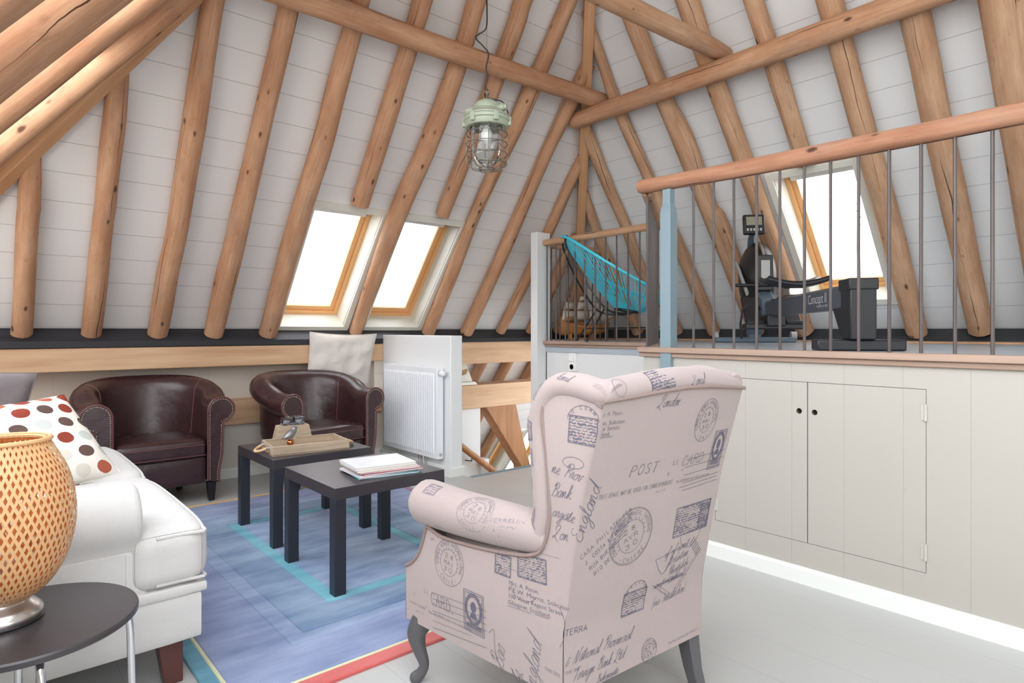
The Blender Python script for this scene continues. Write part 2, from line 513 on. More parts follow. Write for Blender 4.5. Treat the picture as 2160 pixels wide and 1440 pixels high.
# wall_north below the lower beam and in the recess between the beams
mb = MB(); mb.prism([(XW-.1, 0), (2.80, 0), (2.80, .45), (XW-.1, .45)], lambda a, b, t: (a, t, b), 4.98, 5.06)
mb.prism([(XW-.1, .5), (2.80, .5), (2.80, 1.03), (XW-.1, 1.03)], lambda a, b, t: (a, t, b), 5.15, 5.2)
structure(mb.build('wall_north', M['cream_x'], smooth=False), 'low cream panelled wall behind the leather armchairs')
mb = MB(); mb.prism([(2.86, -2.4), (3.907, -2.4), (3.907, .36), (2.86, .36)], lambda a, b, t: (a, t, b), 4.985, 5.05)
mb.box(3.895, 4.95, -2.4, 3.993, 5.05, -.185)
structure(mb.build('wall_stair', M['white'], smooth=False), 'white wall beside the stairs')
mb = MB()
mb.holes([(YS, -.2), (5.4, -.2), (5.4, 1.2), (YS, 1.2)], [], lambda a, b: (XW+.03, a, b))
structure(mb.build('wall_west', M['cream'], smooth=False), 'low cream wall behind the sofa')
# partition with the radiator
mb = MB(); mb.box(2.77, 3.90, -.24, 2.88, 4.94, 1.08)
structure(mb.build('wall_partition', M['white'], bevel=.006), 'low white partition carrying the radiator')
mb = MB()
prof = [(0, 0), (.014, 0), (.014, .062), (.007, .074), (0, .074)]
def skirt(mb, path):
    for (x0, y0), (x1, y1) in zip(path, path[1:]):
        d = V((x1-x0, y1-y0, 0)); L = d.length; d.normalize(); nrm = V((d.y, -d.x, 0))
        o = V((x0, y0, 0))
        mb.prism(prof, lambda a, b, t, o=o, d=d, nrm=nrm: o+nrm*a+d*t+V((0, 0, b)), -.013, L+.013)
skirt(mb, [(XW, 4.98), (2.77, 4.98)]); structure(mb.build('baseboard_north', M['trimw'], smooth=False), 'white baseboard')
mb = MB(); skirt(mb, [(2.77, 4.98), (2.77, 3.90), (2.88, 3.90)])
structure(mb.build('baseboard_partition', M['trimw'], smooth=False), 'white baseboard')
mb = MB(); skirt(mb, [(2.78, 2.1), (2.78, YS)])
structure(mb.build('baseboard_east', M['trimw'], smooth=False), 'white baseboard under the cupboard')
mb = MB(); mb.box(2.885, 3.775, -.03, 3.895, 3.815, .006)
structure(mb.build('trim_1', M['blue'], bevel=.003), 'grey blue nosing along the stair opening')

# wall_platform: cream boarding with the cupboard opening
DY0, DYM, DY1, DZ0, DZ1 = .765, 1.217, 1.668, .181, .891
mb = MB(); mb.holes([(YS, 0), (2.1, 0), (2.1, .98), (YS, .98)], [[(DY0, DZ0), (DY1, DZ0), (DY1, DZ1), (DY0, DZ1)]],
                    lambda a, b: (2.78, a, b), flip=True)
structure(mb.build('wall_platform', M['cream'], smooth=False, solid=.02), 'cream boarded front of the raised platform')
# white walls B (along the stairs) and the slanting one C
mb = MB(); mb.prism([(2.79, 2.1), (3.88, 2.78), (3.88, 4.0), (3.95, 4.0), (3.95, 2.73), (2.82, 2.02)], lambda a, b, t: (a, b, t), -.24, 1.0)
structure(mb.build('wall_inner', M['white'], smooth=False), 'white wall below the far railing, with the sockets')
mb = MB(); mb.box(3.88, 3.99, -2.4, 3.95, 4.08, 1.0); mb.box(3.9, 4.02, .7, 4.3, 4.08, 1.0)
structure(mb.build('wall_landing', M['white'], smooth=False), 'white end wall under the platform corner')
# platform
pl = [(2.80, YS), (5.33, YS), (5.33, 4.98), (4.80, 4.98), (4.27, 4.07), (3.87, 4.07), (3.87, 2.78), (2.80, 2.1)]
mb = MB(); mb.prism(pl, lambda a, b, t: (a, b, t), .93, 1.026)
structure(mb.build('floor_platform', M['plat'], smooth=False), 'grey blue floor of the raised platform')
def ledge(mb, p, q, ov=.035):
    p = V((*p, 0)); q = V((*q, 0)); d = (q-p).normalized(); L = (q-p).length; nrm = V((-d.y, d.x, 0))
    for h0, h1, o0, o1 in ((1.0, 1.029, -.05, ov), (.976, 1.0, -.05, ov*.45)):
        mb.prism([(o0, h0), (o1, h0), (o1, h1), (o0, h1)], lambda a, b, t: p+nrm*a+d*t+V((0, 0, b)), 0, L)
mb = MB(); ledge(mb, (2.78, YS), (2.78, 2.12)); structure(mb.build('trim_2', M['oak_y'], bevel=.004), 'worn wooden ledge over the cupboard')
mb = MB(); ledge(mb, (2.79, 2.1), (3.87, 2.78)); structure(mb.build('trim_3', M['oak_y'], bevel=.004), 'worn wooden ledge under the slanting railing')
mb = MB(); ledge(mb, (3.87, 2.78), (3.87, 3.995)); structure(mb.build('trim_4', M['oak_y'], bevel=.004), 'worn wooden ledge under the far railing')
mb = MB(); mb.box(5.24, YS, .93, 5.36, 4.98, 1.04); structure(mb.build('trim_5', M['hewn'], smooth=False), 'wood strip at the back of the platform')
# lower storey shell
mb = MB(); mb.prism([(2.0, 2.0), (9.2, 2.0), (9.2, 9.2), (2.0, 9.2)], lambda a, b, t: (a, b, t), -2.6, -2.5)
structure(mb.build('floor_lower', M['floor'], smooth=False), 'floor of the storey below')
mb = MB(); mb.box(2.0, 2.0, -2.5, 2.08, 9, -.24); mb.box(2.0, 2.0, -2.5, 9, 2.08, -.24); mb.box(9.0, 2, -2.5, 9.08, 9, 1.0)
mb.box(3.9, 2, -.3, 9.0, 4.02, -.22); mb.box(5.3, 4.0, -.3, 9.0, 5.05, -.22)
structure(mb.build('wall_lower', M['white'], smooth=False), 'walls of the storey below')
# black wall plates
def plate(mb, fn, s0, s1):
    mb.prism([(-.13, -.125), (-.13, -.082), (0, .005), (.07, .005), (.07, -.125)], fn, s0, s1)
mb = MB(); plate(mb, lambda a, b, t: (t, YN+a, ZP+b), XW-.05, XE+.05)
tag(mb.build('wall_plate', M['black_wood'], smooth=False, bevel=.004), 'black painted wall plate running under the left slope', 'beam')
mb = MB(); plate(mb, lambda a, b, t: (XE+a, t, ZP+b), YS, YN-.14)
tag(mb.build('wall_plate', M['black_wood_y'], smooth=False, bevel=.004), 'black painted wall plate behind the rowing machine', 'beam')
# oak beams of the north wall
def beam(x0, x1, z0, z1, y1, label, y0=4.94, mat='oak_x'):
    mb = MB(); mb.box(x0, y0, z0, x1, y1, z1)
    return tag(mb.build('oak_beam', M[mat], smooth=False, bevel=.006), label, 'beam', 'sawn beams of the left wall')
beam(XW-.02, 2.775, .85, 1.003, 5.16, 'long pale sawn beam just below the black plate, behind the armchairs')
beam(XW-.02, 2.775, .405, .585, 5.16, 'lower sawn beam passing behind the leather armchairs')
beam(2.885, 5.3, .789, 1.007, 5.10, 'upper sawn beam crossing the stair opening')
beam(2.885, 5.3, .341, .576, 5.20, 'lower sawn beam crossing the stair opening, small white stand on it')
mb = MB(); pg = [(3.95, .345), (4.36, .345), (4.44, .05), (4.56, -.32), (4.70, -1.2), (4.52, -1.2), (4.44, -.33), (4.18, .03)]
mb.prism(pg, lambda a, b, t: (a, t, b), 4.95, 5.09)
tag(mb.build('timber_brace', M['oak_d'], smooth=False, bevel=.006), 'wide tapering timber brace below the lower stair beam', 'brace')

# ------------------------------------------------------------------ log rafters
LOGS = {
'R1': [(0.245, 5.016, 1.094, 0.057), (0.249, 4.527, 1.708, 0.054), (0.25, 4.256, 2.047, 0.054)] ,
'R2': [(0.613, 5.013, 1.093, 0.06), (0.611, 4.734, 1.441, 0.06), (0.607, 4.497, 1.744, 0.056), (0.608, 4.394, 1.872, 0.056), (0.605, 3.936, 2.442, 0.057)] ,
'R3': [(1.007, 5.008, 1.091, 0.065), (1.004, 4.686, 1.491, 0.066), (1.01, 4.456, 1.782, 0.063), (0.995, 4.021, 2.323, 0.065), (0.986, 3.578, 2.892, 0.055)] ,
'R4': [(1.38, 5.008, 1.086, 0.068), (1.374, 4.689, 1.48, 0.071), (1.375, 4.422, 1.818, 0.067), (1.375, 3.917, 2.459, 0.061), (1.373, 3.523, 2.958, 0.057)] ,
'R5': [(1.78, 5.006, 1.085, 0.07), (1.77, 4.698, 1.466, 0.072), (1.764, 4.385, 1.855, 0.073), (1.776, 3.973, 2.375, 0.07), (1.768, 3.676, 2.754, 0.065), (1.763, 3.412, 3.096, 0.057)] ,
'R6': [(2.18, 4.228, 2.057, 0.07), (2.172, 3.989, 2.356, 0.069), (2.165, 3.708, 2.713, 0.065), (2.159, 3.436, 3.06, 0.061), (2.149, 3.327, 3.196, 0.061)] ,
'R7': [(2.54, 5.013, 1.098, 0.056), (2.52, 4.589, 1.613, 0.066), (2.512, 4.224, 2.053, 0.076), (2.542, 3.987, 2.353, 0.073), (2.557, 3.751, 2.651, 0.071), (2.544, 3.43, 3.061, 0.065), (2.513, 3.247, 3.291, 0.064)] ,
'R8': [(2.922, 4.233, 2.067, 0.059), (2.91, 3.88, 2.505, 0.061), (2.902, 3.589, 2.862, 0.065), (2.878, 3.27, 3.261, 0.064), (2.862, 3.174, 3.383, 0.063)] ,
'R9': [(3.288, 5.007, 1.097, 0.062), (3.261, 4.56, 1.658, 0.06), (3.246, 4.254, 2.053, 0.052), (3.244, 3.927, 2.451, 0.058), (3.24, 3.56, 2.89, 0.07), (3.246, 3.33, 3.191, 0.061), (3.239, 3.1, 3.485, 0.057)] ,
'R10': [(3.742, 5.005, 1.096, 0.064), (3.732, 4.602, 1.601, 0.063), (3.711, 4.237, 2.062, 0.06), (3.686, 3.823, 2.587, 0.055), (3.678, 3.499, 2.979, 0.062), (3.675, 3.434, 3.067, 0.058)] ,
'R11': [(4.197, 5.026, 1.095, 0.049), (4.186, 4.634, 1.58, 0.051), (4.15, 4.213, 2.107, 0.05), (4.114, 3.913, 2.482, 0.05)] ,
'R12': [(4.615, 5.024, 1.094, 0.05), (4.59, 4.746, 1.431, 0.057), (4.553, 4.498, 1.736, 0.06), (4.537, 4.245, 2.055, 0.058)] ,
'R13': [(5.04, 5.039, 1.088, 0.042), (4.978, 4.771, 1.418, 0.045), (4.913, 4.576, 1.663, 0.044)] ,
'Sm': [(4.467, 3.994, 2.236, 0.045), (4.653, 4.038, 1.992, 0.052), (4.935, 4.069, 1.633, 0.056), (5.355, 4.125, 1.105, 0.059)] ,
'S0': [(4.059, 3.619, 2.727, 0.056), (4.319, 3.653, 2.412, 0.05), (4.581, 3.665, 2.085, 0.05), (4.874, 3.715, 1.713, 0.054), (5.136, 3.629, 1.384, 0.055), (5.358, 3.627, 1.105, 0.056)] ,
'S1': [(3.599, 3.175, 3.333, 0.037), (3.89, 3.217, 2.952, 0.047), (4.114, 3.218, 2.667, 0.05), (4.337, 3.212, 2.389, 0.05), (4.831, 3.206, 1.765, 0.055), (5.352, 3.222, 1.106, 0.06)] ,
'S2': [(3.483, 2.778, 3.441, 0.059), (3.564, 2.778, 3.334, 0.063), (3.873, 2.795, 2.965, 0.053), (3.968, 2.782, 2.85, 0.05), (4.185, 2.739, 2.572, 0.054), (4.536, 2.769, 2.121, 0.063), (4.666, 2.727, 1.964, 0.06), (5.345, 2.787, 1.106, 0.065)] ,
'S3': [(3.597, 2.336, 3.303, 0.056), (3.96, 2.351, 2.86, 0.05), (4.329, 2.349, 2.395, 0.053), (4.69, 2.376, 1.922, 0.066), (5.03, 2.367, 1.494, 0.069), (5.339, 2.358, 1.107, 0.07)] ,
'S4': [(3.695, 1.955, 3.185, 0.054), (3.959, 1.938, 2.859, 0.052), (4.33, 1.945, 2.386, 0.058), (4.397, 1.949, 2.301, 0.058)] ,
'S5': [(3.797, 1.532, 3.051, 0.058), (3.947, 1.526, 2.873, 0.052), (4.338, 1.525, 2.364, 0.065), (4.516, 1.518, 2.14, 0.066), (4.768, 1.52, 1.824, 0.068), (5.066, 1.524, 1.448, 0.069), (5.346, 1.533, 1.101, 0.069)] ,
'S6': [(3.898, 1.133, 2.926, 0.057), (3.94, 1.128, 2.868, 0.06), (4.337, 1.152, 2.372, 0.061), (4.578, 1.143, 2.065, 0.065), (4.808, 1.142, 1.781, 0.063), (5.082, 1.135, 1.427, 0.07), (5.337, 1.137, 1.102, 0.075)] ,
'S7': [(3.98, 0.726, 2.792, 0.077), (4.297, 0.737, 2.393, 0.079), (4.408, 0.74, 2.256, 0.078), (4.662, 0.735, 1.934, 0.082), (5.285, 0.762, 1.14, 0.091)] ,
}
def extend(P, axis, ztop):
    """carry a rafter on up the slope to height ztop"""
    x, y, z, r = P[-1]
    out = list(P); 
    n = max(1, int((ztop-z)/.3))
    for k in range(1, n+1):
        dz = (ztop-z)*k/n
        if axis == 'N': out.append((x, y-dz/TAN, z+dz, r))
        elif axis == 'E': out.append((x-dz/TAN, y, z+dz, r))
        else: out.append((x+dz/TAN, y, z+dz, r))
    return out
TOP = { 'R3': 2.96, 'R4': 3.42, 'R5': 3.9, 'R6': 4.3, 'R7': 4.6, 'R8': 4.3, 'R9': 3.78, 'R10': 3.22, 'R11': 2.66,
       'S2': 3.9, 'S3': 4.45, 'S4': 4.5, 'S5': 4.5, 'S6': 4.5, 'S7': 4.5}
LAB = {
 'R1': 'shortest log rafter at the far left, ending under the squared hip timber',
 'R2': 'log rafter with long dark scars, second from the left on the left slope',
 'R3': 'crooked log rafter with two dark knots low down, third from the left',
 'R4': 'straight log rafter rising behind the gap between the armchairs',
 'R5': 'thick log rafter along the left edge of the left paired skylight',
 'R6': 'short log rafter cut off above the left paired skylight',
 'R7': 'log rafter standing between the two paired skylights',
 'R8': 'short log rafter cut off above the right paired skylight, behind the pendant lamp',
 'R9': 'log rafter along the right edge of the right paired skylight',
 'R10': 'log rafter one bay right of the paired skylights, reaching the corner timber',
 'R11': 'thin log rafter two bays right of the paired skylights, meeting the corner timber',
 'R12': 'log rafter whose foot hides behind the white corner post',
 'R13': 'shortest log rafter of the left slope, behind the turquoise chair railing',
 'Sm': 'shortest log rafter of the right slope, behind the turquoise chair',
 'S0': 'log rafter of the right slope passing behind the grey blue post',
 'S1': 'log rafter just right of the grey blue post, foot behind the first rods',
 'S2': 'log rafter passing behind the rowing machine flywheel',
 'S3': 'log rafter along the left edge of the platform skylight',
 'S4': 'short log rafter cut off above the platform skylight',
 'S5': 'thick log rafter along the right edge of the platform skylight',
 'S6': 'log rafter one bay right of the platform skylight',
 'S7': 'greyish log rafter at the right edge of the picture',
}
def log(name, pts, mat, seed, label, cat, group=None, seg=14, rough=.07, parent=None):
    P = catmull(pts, 5)
    P = [(x+.004*noise.noise(V((i*.3, seed, 0))), y, z, r) for i, (x, y, z, r) in enumerate(P)]
    mb = MB(); mb.tube([p[:3] for p in P], [p[3] for p in P], seg, rough=rough, seed=seed)
    o = mb.build(name, M[mat], parent, angle=50)
    if label: tag(o, label, cat, group)
    return o
for i, (k, P) in enumerate(LOGS.items()):
    ax = 'N' if k[0] == 'R' else 'E'
    if k in TOP: P = extend(P, ax, TOP[k])
    if k in ('R1', 'R2'):
        x, y, z, r = P[-1]; P = P[:-1]+[(x, y+.16, z-.2, r), (x, y+.03, z+.03, r*.9), (x, y-.03, z+.16, r*.8)]
    if k in ('Sm', 'S0', 'S1'):
        (x0, y0, z0, r0), (x1, y1, z1, r1) = P[0], P[1]; g = .22/math.hypot(x1-x0, z1-z0)
        P = [(x0-(x1-x0)*g, y0-(y1-y0)*g, z0-(z1-z0)*g, r0)]+P
    log('log_rafter', P, 'log' if ax == 'N' else 'log_pale', i+1, LAB[k], 'rafter',
        'log rafters of the left slope' if ax == 'N' else 'log rafters of the right slope')
WL = [(3.45, .055, 'lowest in view, resting close to the squared hip timber'), (2.78, .055, 'second above the squared hip timber'),
      (2.35, .056, 'third above the hip timber, with a long dark scar'), (2.02, .074, 'fourth above the hip timber, the thickest'),
      (1.68, .06, 'fifth above the hip timber'), (1.32, .055, 'at the very top left corner')]
for i, (y, r, lab) in enumerate(WL):
    zt = min(4.5, 1.13+(YN-y)*TAN-.12)
    bt = (zt-ZP)/SB
    P = [(*west(y+.012*math.sin(k*2.1+i), lerp(0, bt, k/5), -r), r*(1.03-.03*k)) for k in range(6)]
    log('log_rafter', P, 'log', 40+i, 'near left slope log rafter, '+lab, 'rafter', 'log rafters of the near left slope')
# purlins and collar
log('log_purlin', [(.95, 3.375, 2.955, .07), (1.62, 3.372, 2.958, .072), (2.6, 3.365, 2.965, .068), (3.3, 3.36, 2.975, .066), (3.95, 3.35, 2.985, .062)],
    'log', 61, 'long log purlin crossing under the rafters of the left slope', 'purlin')
log('log_purlin', [(3.80, 3.60, 2.862, .06), (3.80, 3.45, 2.864, .068), (3.803, 2.54, 2.866, .07), (3.80, 1.4, 2.874, .072), (3.79, .3, 2.88, .074), (3.79, -1.5, 2.88, .074)],
    'log', 62, 'long log purlin crossing under the rafters of the right slope', 'purlin')
log('log_collar', [(3.90, 2.255, 3.00, .05), (3.6, 2.27, 3.005, .062), (3.2, 2.30, 3.012, .064), (2.4, 2.33, 3.02, .066), (.9, 2.33, 3.03, .068)],
    'log_pale', 63, 'cracked collar log running from the right purlin towards the top of the picture', 'collar beam')
# hip timbers (squared)
def hip(p, q, w, h, label):
    p = V(p); q = V(q); d = (q-p).normalized(); sd = d.cross(V((0, 0, 1))).normalized(); up = sd.cross(d)
    mb = MB(); mb.prism([(-w/2, -h/2), (w/2, -h/2), (w/2, h/2), (-w/2, h/2)], lambda a, b, t: p+sd*a+up*b+d*t, 0, (q-p).length)
    Rm = Matrix.Translation(-p); mb.xform(Rm)
    rot = Matrix((sd, up, d)).to_4x4(); mb.xform(rot)
    o = mb.build('hip_timber', M['hewn'], smooth=False, bevel=.004)
    o.matrix_world = Matrix.Translation(p) @ rot.inverted()
    return tag(o, label, 'hip rafter', 'squared hip timbers')
def hippt(sx, e, d):   # e = distance inwards from the eaves corner
    x = (XE-e) if sx > 0 else (XW+e)
    return V((x, YN-e, ZP+e*TAN-d))
hip(hippt(1, .05, .10), hippt(1, 2.75, .10), .078, .12, 'squared timber running up the far corner between the two slopes')
hip(hippt(-1, .02, .06), hippt(-1, 1.70, .06), .078, .12, 'squared hip timber slanting across the upper left corner')

# lower rafters seen through the stair beams
for i, (x, lab) in enumerate([(4.16, 'left of three lower rafters between the stair beams'), (4.535, 'middle of three lower rafters between the stair beams'),
                              (4.945, 'lower rafter left of the low skylight')]):
    P = [(*north(x, b, -.055), .055) for b in (-.1, -.7, -1.5, -2.4, -3.2)]
    log('lower_rafter', P, 'log', 70+i, lab, 'rafter', 'log rafters below the black plate')

# ------------------------------------------------------------------ railings
def rail_log(pts, mat, seed, root):
    o = log('handrail', pts, mat, seed, None, None, parent=root); return o
def railing(name, label, hand, mat, seed, rods, z0, r=.0068):
    root = thing(name, label, 'railing', (hand[0][0], hand[0][1], z0))
    inv = Matrix.Translation(-root.location)
    H = catmull([(h[0]-root.location.x, h[1]-root.location.y, h[2]-z0, h[3]) for h in hand], 5)
    mb = MB(); mb.tube([h[:3] for h in H], [h[3] for h in H], 14, rough=.08, seed=seed)
    mb.build('handrail', M[mat], root, angle=50)
    for i, (x, y, zt) in enumerate(rods):
        mb = MB(); k = 8
        P = [(x-root.location.x+.0012*noise.noise(V((i, j*.8, 1))), y-root.location.y+.0012*noise.noise(V((i, j*.8, 5))), lerp(0, zt-z0, j/k)) for j in range(k+1)]
        mb.tube(P, r, 7, rough=.1, seed=i); mb.build('baluster', M['steel'], root)
    return root
YA_ = [1.802, 1.688, 1.578, 1.462, 1.35, 1.239, 1.127, 1.015, .9, .788, .677, .563, .45]
railing('railing', 'log handrail on rusty rods along the platform over the cupboard',
        [(2.80, 2.135, 1.912, .03), (2.80, 2.11, 1.911, .038), (2.80, 1.8, 1.90, .040), (2.80, 1.2, 1.888, .042), (2.80, .5, 1.882, .041), (2.80, -.8, 1.87, .043)],
        'log_red', 81, [(2.80, y, 1.89) for y in YA_], 1.027)
c0 = V((2.83, 2.115, 0)); c1 = V((3.85, 2.775, 0))
railing('railing', 'slanting railing seen end on, its rods bunched beside the grey blue post',
        [(*(c0.lerp(c1, t))[:2], 1.895, .036) for t in (0, .3, .6, 1.0)], 'log_pale', 82,
        [(*(c0.lerp(c1, k/10.5))[:2], 1.88) for k in range(11)], 1.027)
railing('railing', 'pale log handrail on steel rods in front of the turquoise chair',
        [(3.86, 4.05, 1.895, .018), (3.86, 4.03, 1.9, .027), (3.86, 3.5, 1.9, .031), (3.86, 3.1, 1.9, .03), (3.86, 2.77, 1.9, .03)], 'log_pale', 83,
        [(3.86, 3.966-.1125*k, 1.88) for k in range(10)], 1.027)
railing('railing', 'farthest railing, behind the turquoise chair, in front of the model ship',
        [(3.90, 4.075, 1.892, .026), (4.2, 4.075, 1.898, .028), (4.7, 4.075, 1.905, .028), (4.98, 4.075, 1.9, .028)], 'log_pale', 84,
        [(4.02+.1125*k, 4.075, 1.89 if 4.02+.1125*k < 4.72 else 1.13+(5.41-4.02-.1125*k)*TAN-.12) for k in range(9)], 1.027)
# posts
mb = MB()
def post_fn(w, z): return [(2.785-w, 1.943-w), (2.785+w, 1.943-w), (2.785+w, 1.943+w), (2.785-w, 1.943+w)]
lev = [(0, .0325), (1.735, .0325), (1.762, .029), (1.785, .0235), (1.862, .0235)]
rows = [[mb.vert((x, y, z)) for x, y in post_fn(w, z)] for z, w in lev]
for a, b in zip(rows, rows[1:]):
    for k in range(4): mb.face([a[k], a[(k+1) % 4], b[(k+1) % 4], b[k]])
mb.face(list(reversed(rows[0]))); mb.face(rows[-1])
tag(mb.build('newel_post', M['blue'], smooth=False, bevel=.004), 'grey blue post with narrowed neck, carrying the near handrail', 'post')
mb = MB(); mb.box(3.77, 4.0, -.3, 3.93, 4.083, 1.99)
tag(mb.build('newel_post', M['white'], smooth=False, bevel=.004), 'square white corner post at the far end of the stair wall', 'post')
# stair handrail and treads
t = thing('stair_handrail', 'sloping wooden handrail on the stair wall, below floor level', 'handrail', (3.1, 4.9, .3))
mb = MB(); mb.tube([(-.05, -.02, .055), (.3, -.02, -.16), (.8, -.02, -.53), (1.2, -.02, -.83)], .032, 12); mb.build('rail', M['oak_d'], t)
for k in (.62, 1.05):
    mb = MB(); mb.tube([(k, -.02, -.4-(k-.62)*.75), (k, -.02, -.46-(k-.62)*.75), (k, .085, -.47-(k-.62)*.75)], .006, 6); mb.build('bracket', M['black_satin'], t)
t = thing('staircase', 'stairs going down beyond the floor opening', 'stairs', (2.9, 3.85, -2.5))
for k in range(8):
    mb = MB(); mb.box(.32+k*.24, .0, 2.2-k*.2, .58+k*.24, 1.1, 2.24-k*.2); mb.build('tread', M['oak_x'], t, smooth=False)
# ================================================================== FURNITURE
def wood_block_mat(): return beam_mat('whitewashed_wood', srgb(192, 174, 150), srgb(146, 126, 104), axis=0, sc=2)
M['limed'] = wood_block_mat()
def leather(name, col, rough):
    t = NT(name)
    v = t.uv(obj=True)
    n = t.noise(v, 9, 4); t.base(t.mix(n, tuple(c*.7 for c in col[:3])+(1,), tuple(c*1.35 for c in col[:3])+(1,)))
    a = t.noise(v, 14, 3); vo = t.N('ShaderNodeTexVoronoi', feature='DISTANCE_TO_EDGE'); vo.inputs['Scale'].default_value = 130
    t.L(v, vo.inputs['Vector'])
    t.bump(t.math('ADD', t.math('MULTIPLY', a, 1.0), t.math('MULTIPLY', vo.outputs['Distance'], .15)), .25, .012)
    rr = t.math('ADD', t.math('MULTIPLY', n, .16), rough-.06); t.L(rr, t.b.inputs['Roughness'])
    t.b.inputs['Specular IOR Level'].default_value = .6
    return t.mat
M['leather'] = leather('dark_brown_leather', srgb(58, 36, 38), .27)
M['leather_pipe'] = plain('worn_leather_piping', srgb(104, 64, 66), .35)
M['brass'] = plain('aged_brass_nail', srgb(206, 190, 156), .3, 1)

# ------------------------------------------------------------------ tub armchairs
def tub_chair(label, loc, rz):
    root = thing('tub_armchair', label, 'armchair', loc, rz, 'dark leather tub armchairs')
    w, yf, ys, yb = .264, -.27, -.02, .235
    def path(t):                   # inner line, right front -> back -> left front
        sl = ys-yf; arc = PI*.5*(w+(yb-ys))*1.0; T = 2*sl+arc
        s = t*T
        if s < sl: return V((w, yf+s, 0))
        if s > sl+arc: return V((-w, ys-(s-sl-arc), 0))
        a = (s-sl)/arc*PI
        return V((w*math.cos(a), ys+(yb-ys)*math.sin(a), 0))
    def nrm(t):
        a = path(max(0, t-.01)); b = path(min(1, t+.01)); d = (b-a).normalized()
        return V((d.y, -d.x, 0))
    def H(t):
        q = smooth(min(1, max(0, (math.sin(PI*t)-.25)/.75)))
        return lerp(.680, .805, q)
    R = .083
    def section(t):
        h = H(t); q = smooth((math.sin(PI*t)-.2)/.8)
        ln = .05*q
        P = [(0, .14), (0, .30)]
        for z in (.42, .52): 
            if z < h-2*R: P.append((ln*(z-.3)/.4, z))
        c = (R+ln*(h-R-.3)/.4, h-R)
        for k in range(13):
            a = PI*1.0 - k/12*PI*1.5
            P.append((c[0]+R*math.cos(a), c[1]+R*math.sin(a)))
        o = c[0]+.012
        P += [(o, h-2*R-.012), (o-.006+0*q, (h-2*R)*.6), (.07+.3*ln, .20), (.068, .12)]
        # resample equal count
        return P
    n = 44
    def resample(P, m):
        L = [0]
        for a, b in zip(P, P[1:]): L.append(L[-1]+math.hypot(b[0]-a[0], b[1]-a[1]))
        out = []
        for k in range(m+1):
            d = L[-1]*k/m
            for i in range(len(P)-1):
                if d <= L[i+1]+1e-9:
                    f = (d-L[i])/(L[i+1]-L[i]+1e-12); out.append((lerp(P[i][0], P[i+1][0], f), lerp(P[i][1], P[i+1][1], f))); break
        return out
    S = {}
    def fn(u, v):
        j = round(u*n)
        if j not in S: S[j] = resample(section(u), 40)
        a, z = S[j][round(v*40)]
        p = path(u)+nrm(u)*a
        return V((p.x, p.y, z))
    mb = MB(); mb.grid(fn, n, 40); mb.build('backrest', M['leather'], root, angle=70)
    # welted seams on the inner back
    for u in (.27, .73):
        mb = MB(); u0 = round(u*n)/n
        mb.tube([fn(u0, v/40)*.999+V((0, 0, 0)) for v in range(3, 20)], .0035, 6); mb.build('seam', M['leather_pipe'], root)
    for sd, u in ((1, 0), (-1, 1)):
        prof = resample(section(u), 60)
        mb = MB()
        def fp(a, b, t): return V((sd*(w+a), yf-t, b))
        mb.prism(prof+[], fp, -.002, .012)
        pn = mb.build('arm_front', M['leather'], root, bevel=.006, bseg=3)
        mb = MB(); ring = [fp(a, b, .010) for a, b in prof]
        mb.tube(ring, .0058, 7); mb.build('piping', M['leather_pipe'], pn)
        # nail heads: inset line
        cx = sum(a for a, b in prof)/len(prof)
        mb = MB(); L = 0; last = None; nx = .0125
        for i in range(len(prof)-1):
            (a0, b0), (a1, b1) = prof[i], prof[i+1]
            d = math.hypot(a1-a0, b1-b0); t = (a1-a0)/d, (b1-b0)/d
            q = 0
            while L+d-q >= nx if i or q else True:
                step = nx-L if L else nx
                if q+step > d: break
                q += step; L = 0
                f = q/d
                px, pz = lerp(a0, a1, f)+t[1]*.0115, lerp(b0, b1, f)-t[0]*.0115
                if pz > .13: mb.sphere(fp(px, pz, .0125), .0034, 6, 4, sc=(1, .6, 1))
            L = L+d-q if q == 0 else d-q
        mb.build('nailhead_trim', M['brass'], pn, angle=80)
    def crown(P): return P
    mb = MB(); mb.softbox((0, -.045, .355), (.257, .235, .062), .034, 12, (0, .0, .02)); mb.build('seat_cushion', M['leather'], root, angle=80)
    mb = MB()
    mb.tube([(-.245, -.281, .378), (.245, -.281, .378)], .0035, 6); mb.tube([(-.25, -.279, .312), (.25, -.279, .312)], .0035, 6)
    mb.build('piping', M['leather_pipe'], root)
    mb = MB(); mb.softbox((0, -.02, .21), (.262, .235, .092), .02, 6, (0, .006, 0)); mb.build('apron', M['leather'], root, angle=80)
    for x in (-.295, .295):
        for y in (-.235, .21):
            xx = x*(1 if y < 0 else .7)
            mb = MB(); P = []
            for z, h in ((0, .017), (.125, .027)): P.append([mb.vert((xx+sx*h, y+sy*h, z)) for sx, sy in ((-1, -1), (1, -1), (1, 1), (-1, 1))])
            for k in range(4): mb.face([P[0][k], P[0][(k+1) % 4], P[1][(k+1) % 4], P[1][k]])
            mb.face(list(reversed(P[0]))); mb.face(P[1])
            mb.build('leg', M['black_satin'], root, bevel=.003)
    return root
tc1 = tub_chair('dark brown leather tub armchair at left, behind the white sofa', (.905, 4.64, 0), math.radians(0))
dup(tc1, (1.965, 4.53, 0), math.radians(9), 'dark brown leather tub armchair beside the radiator, pale cushion behind it')

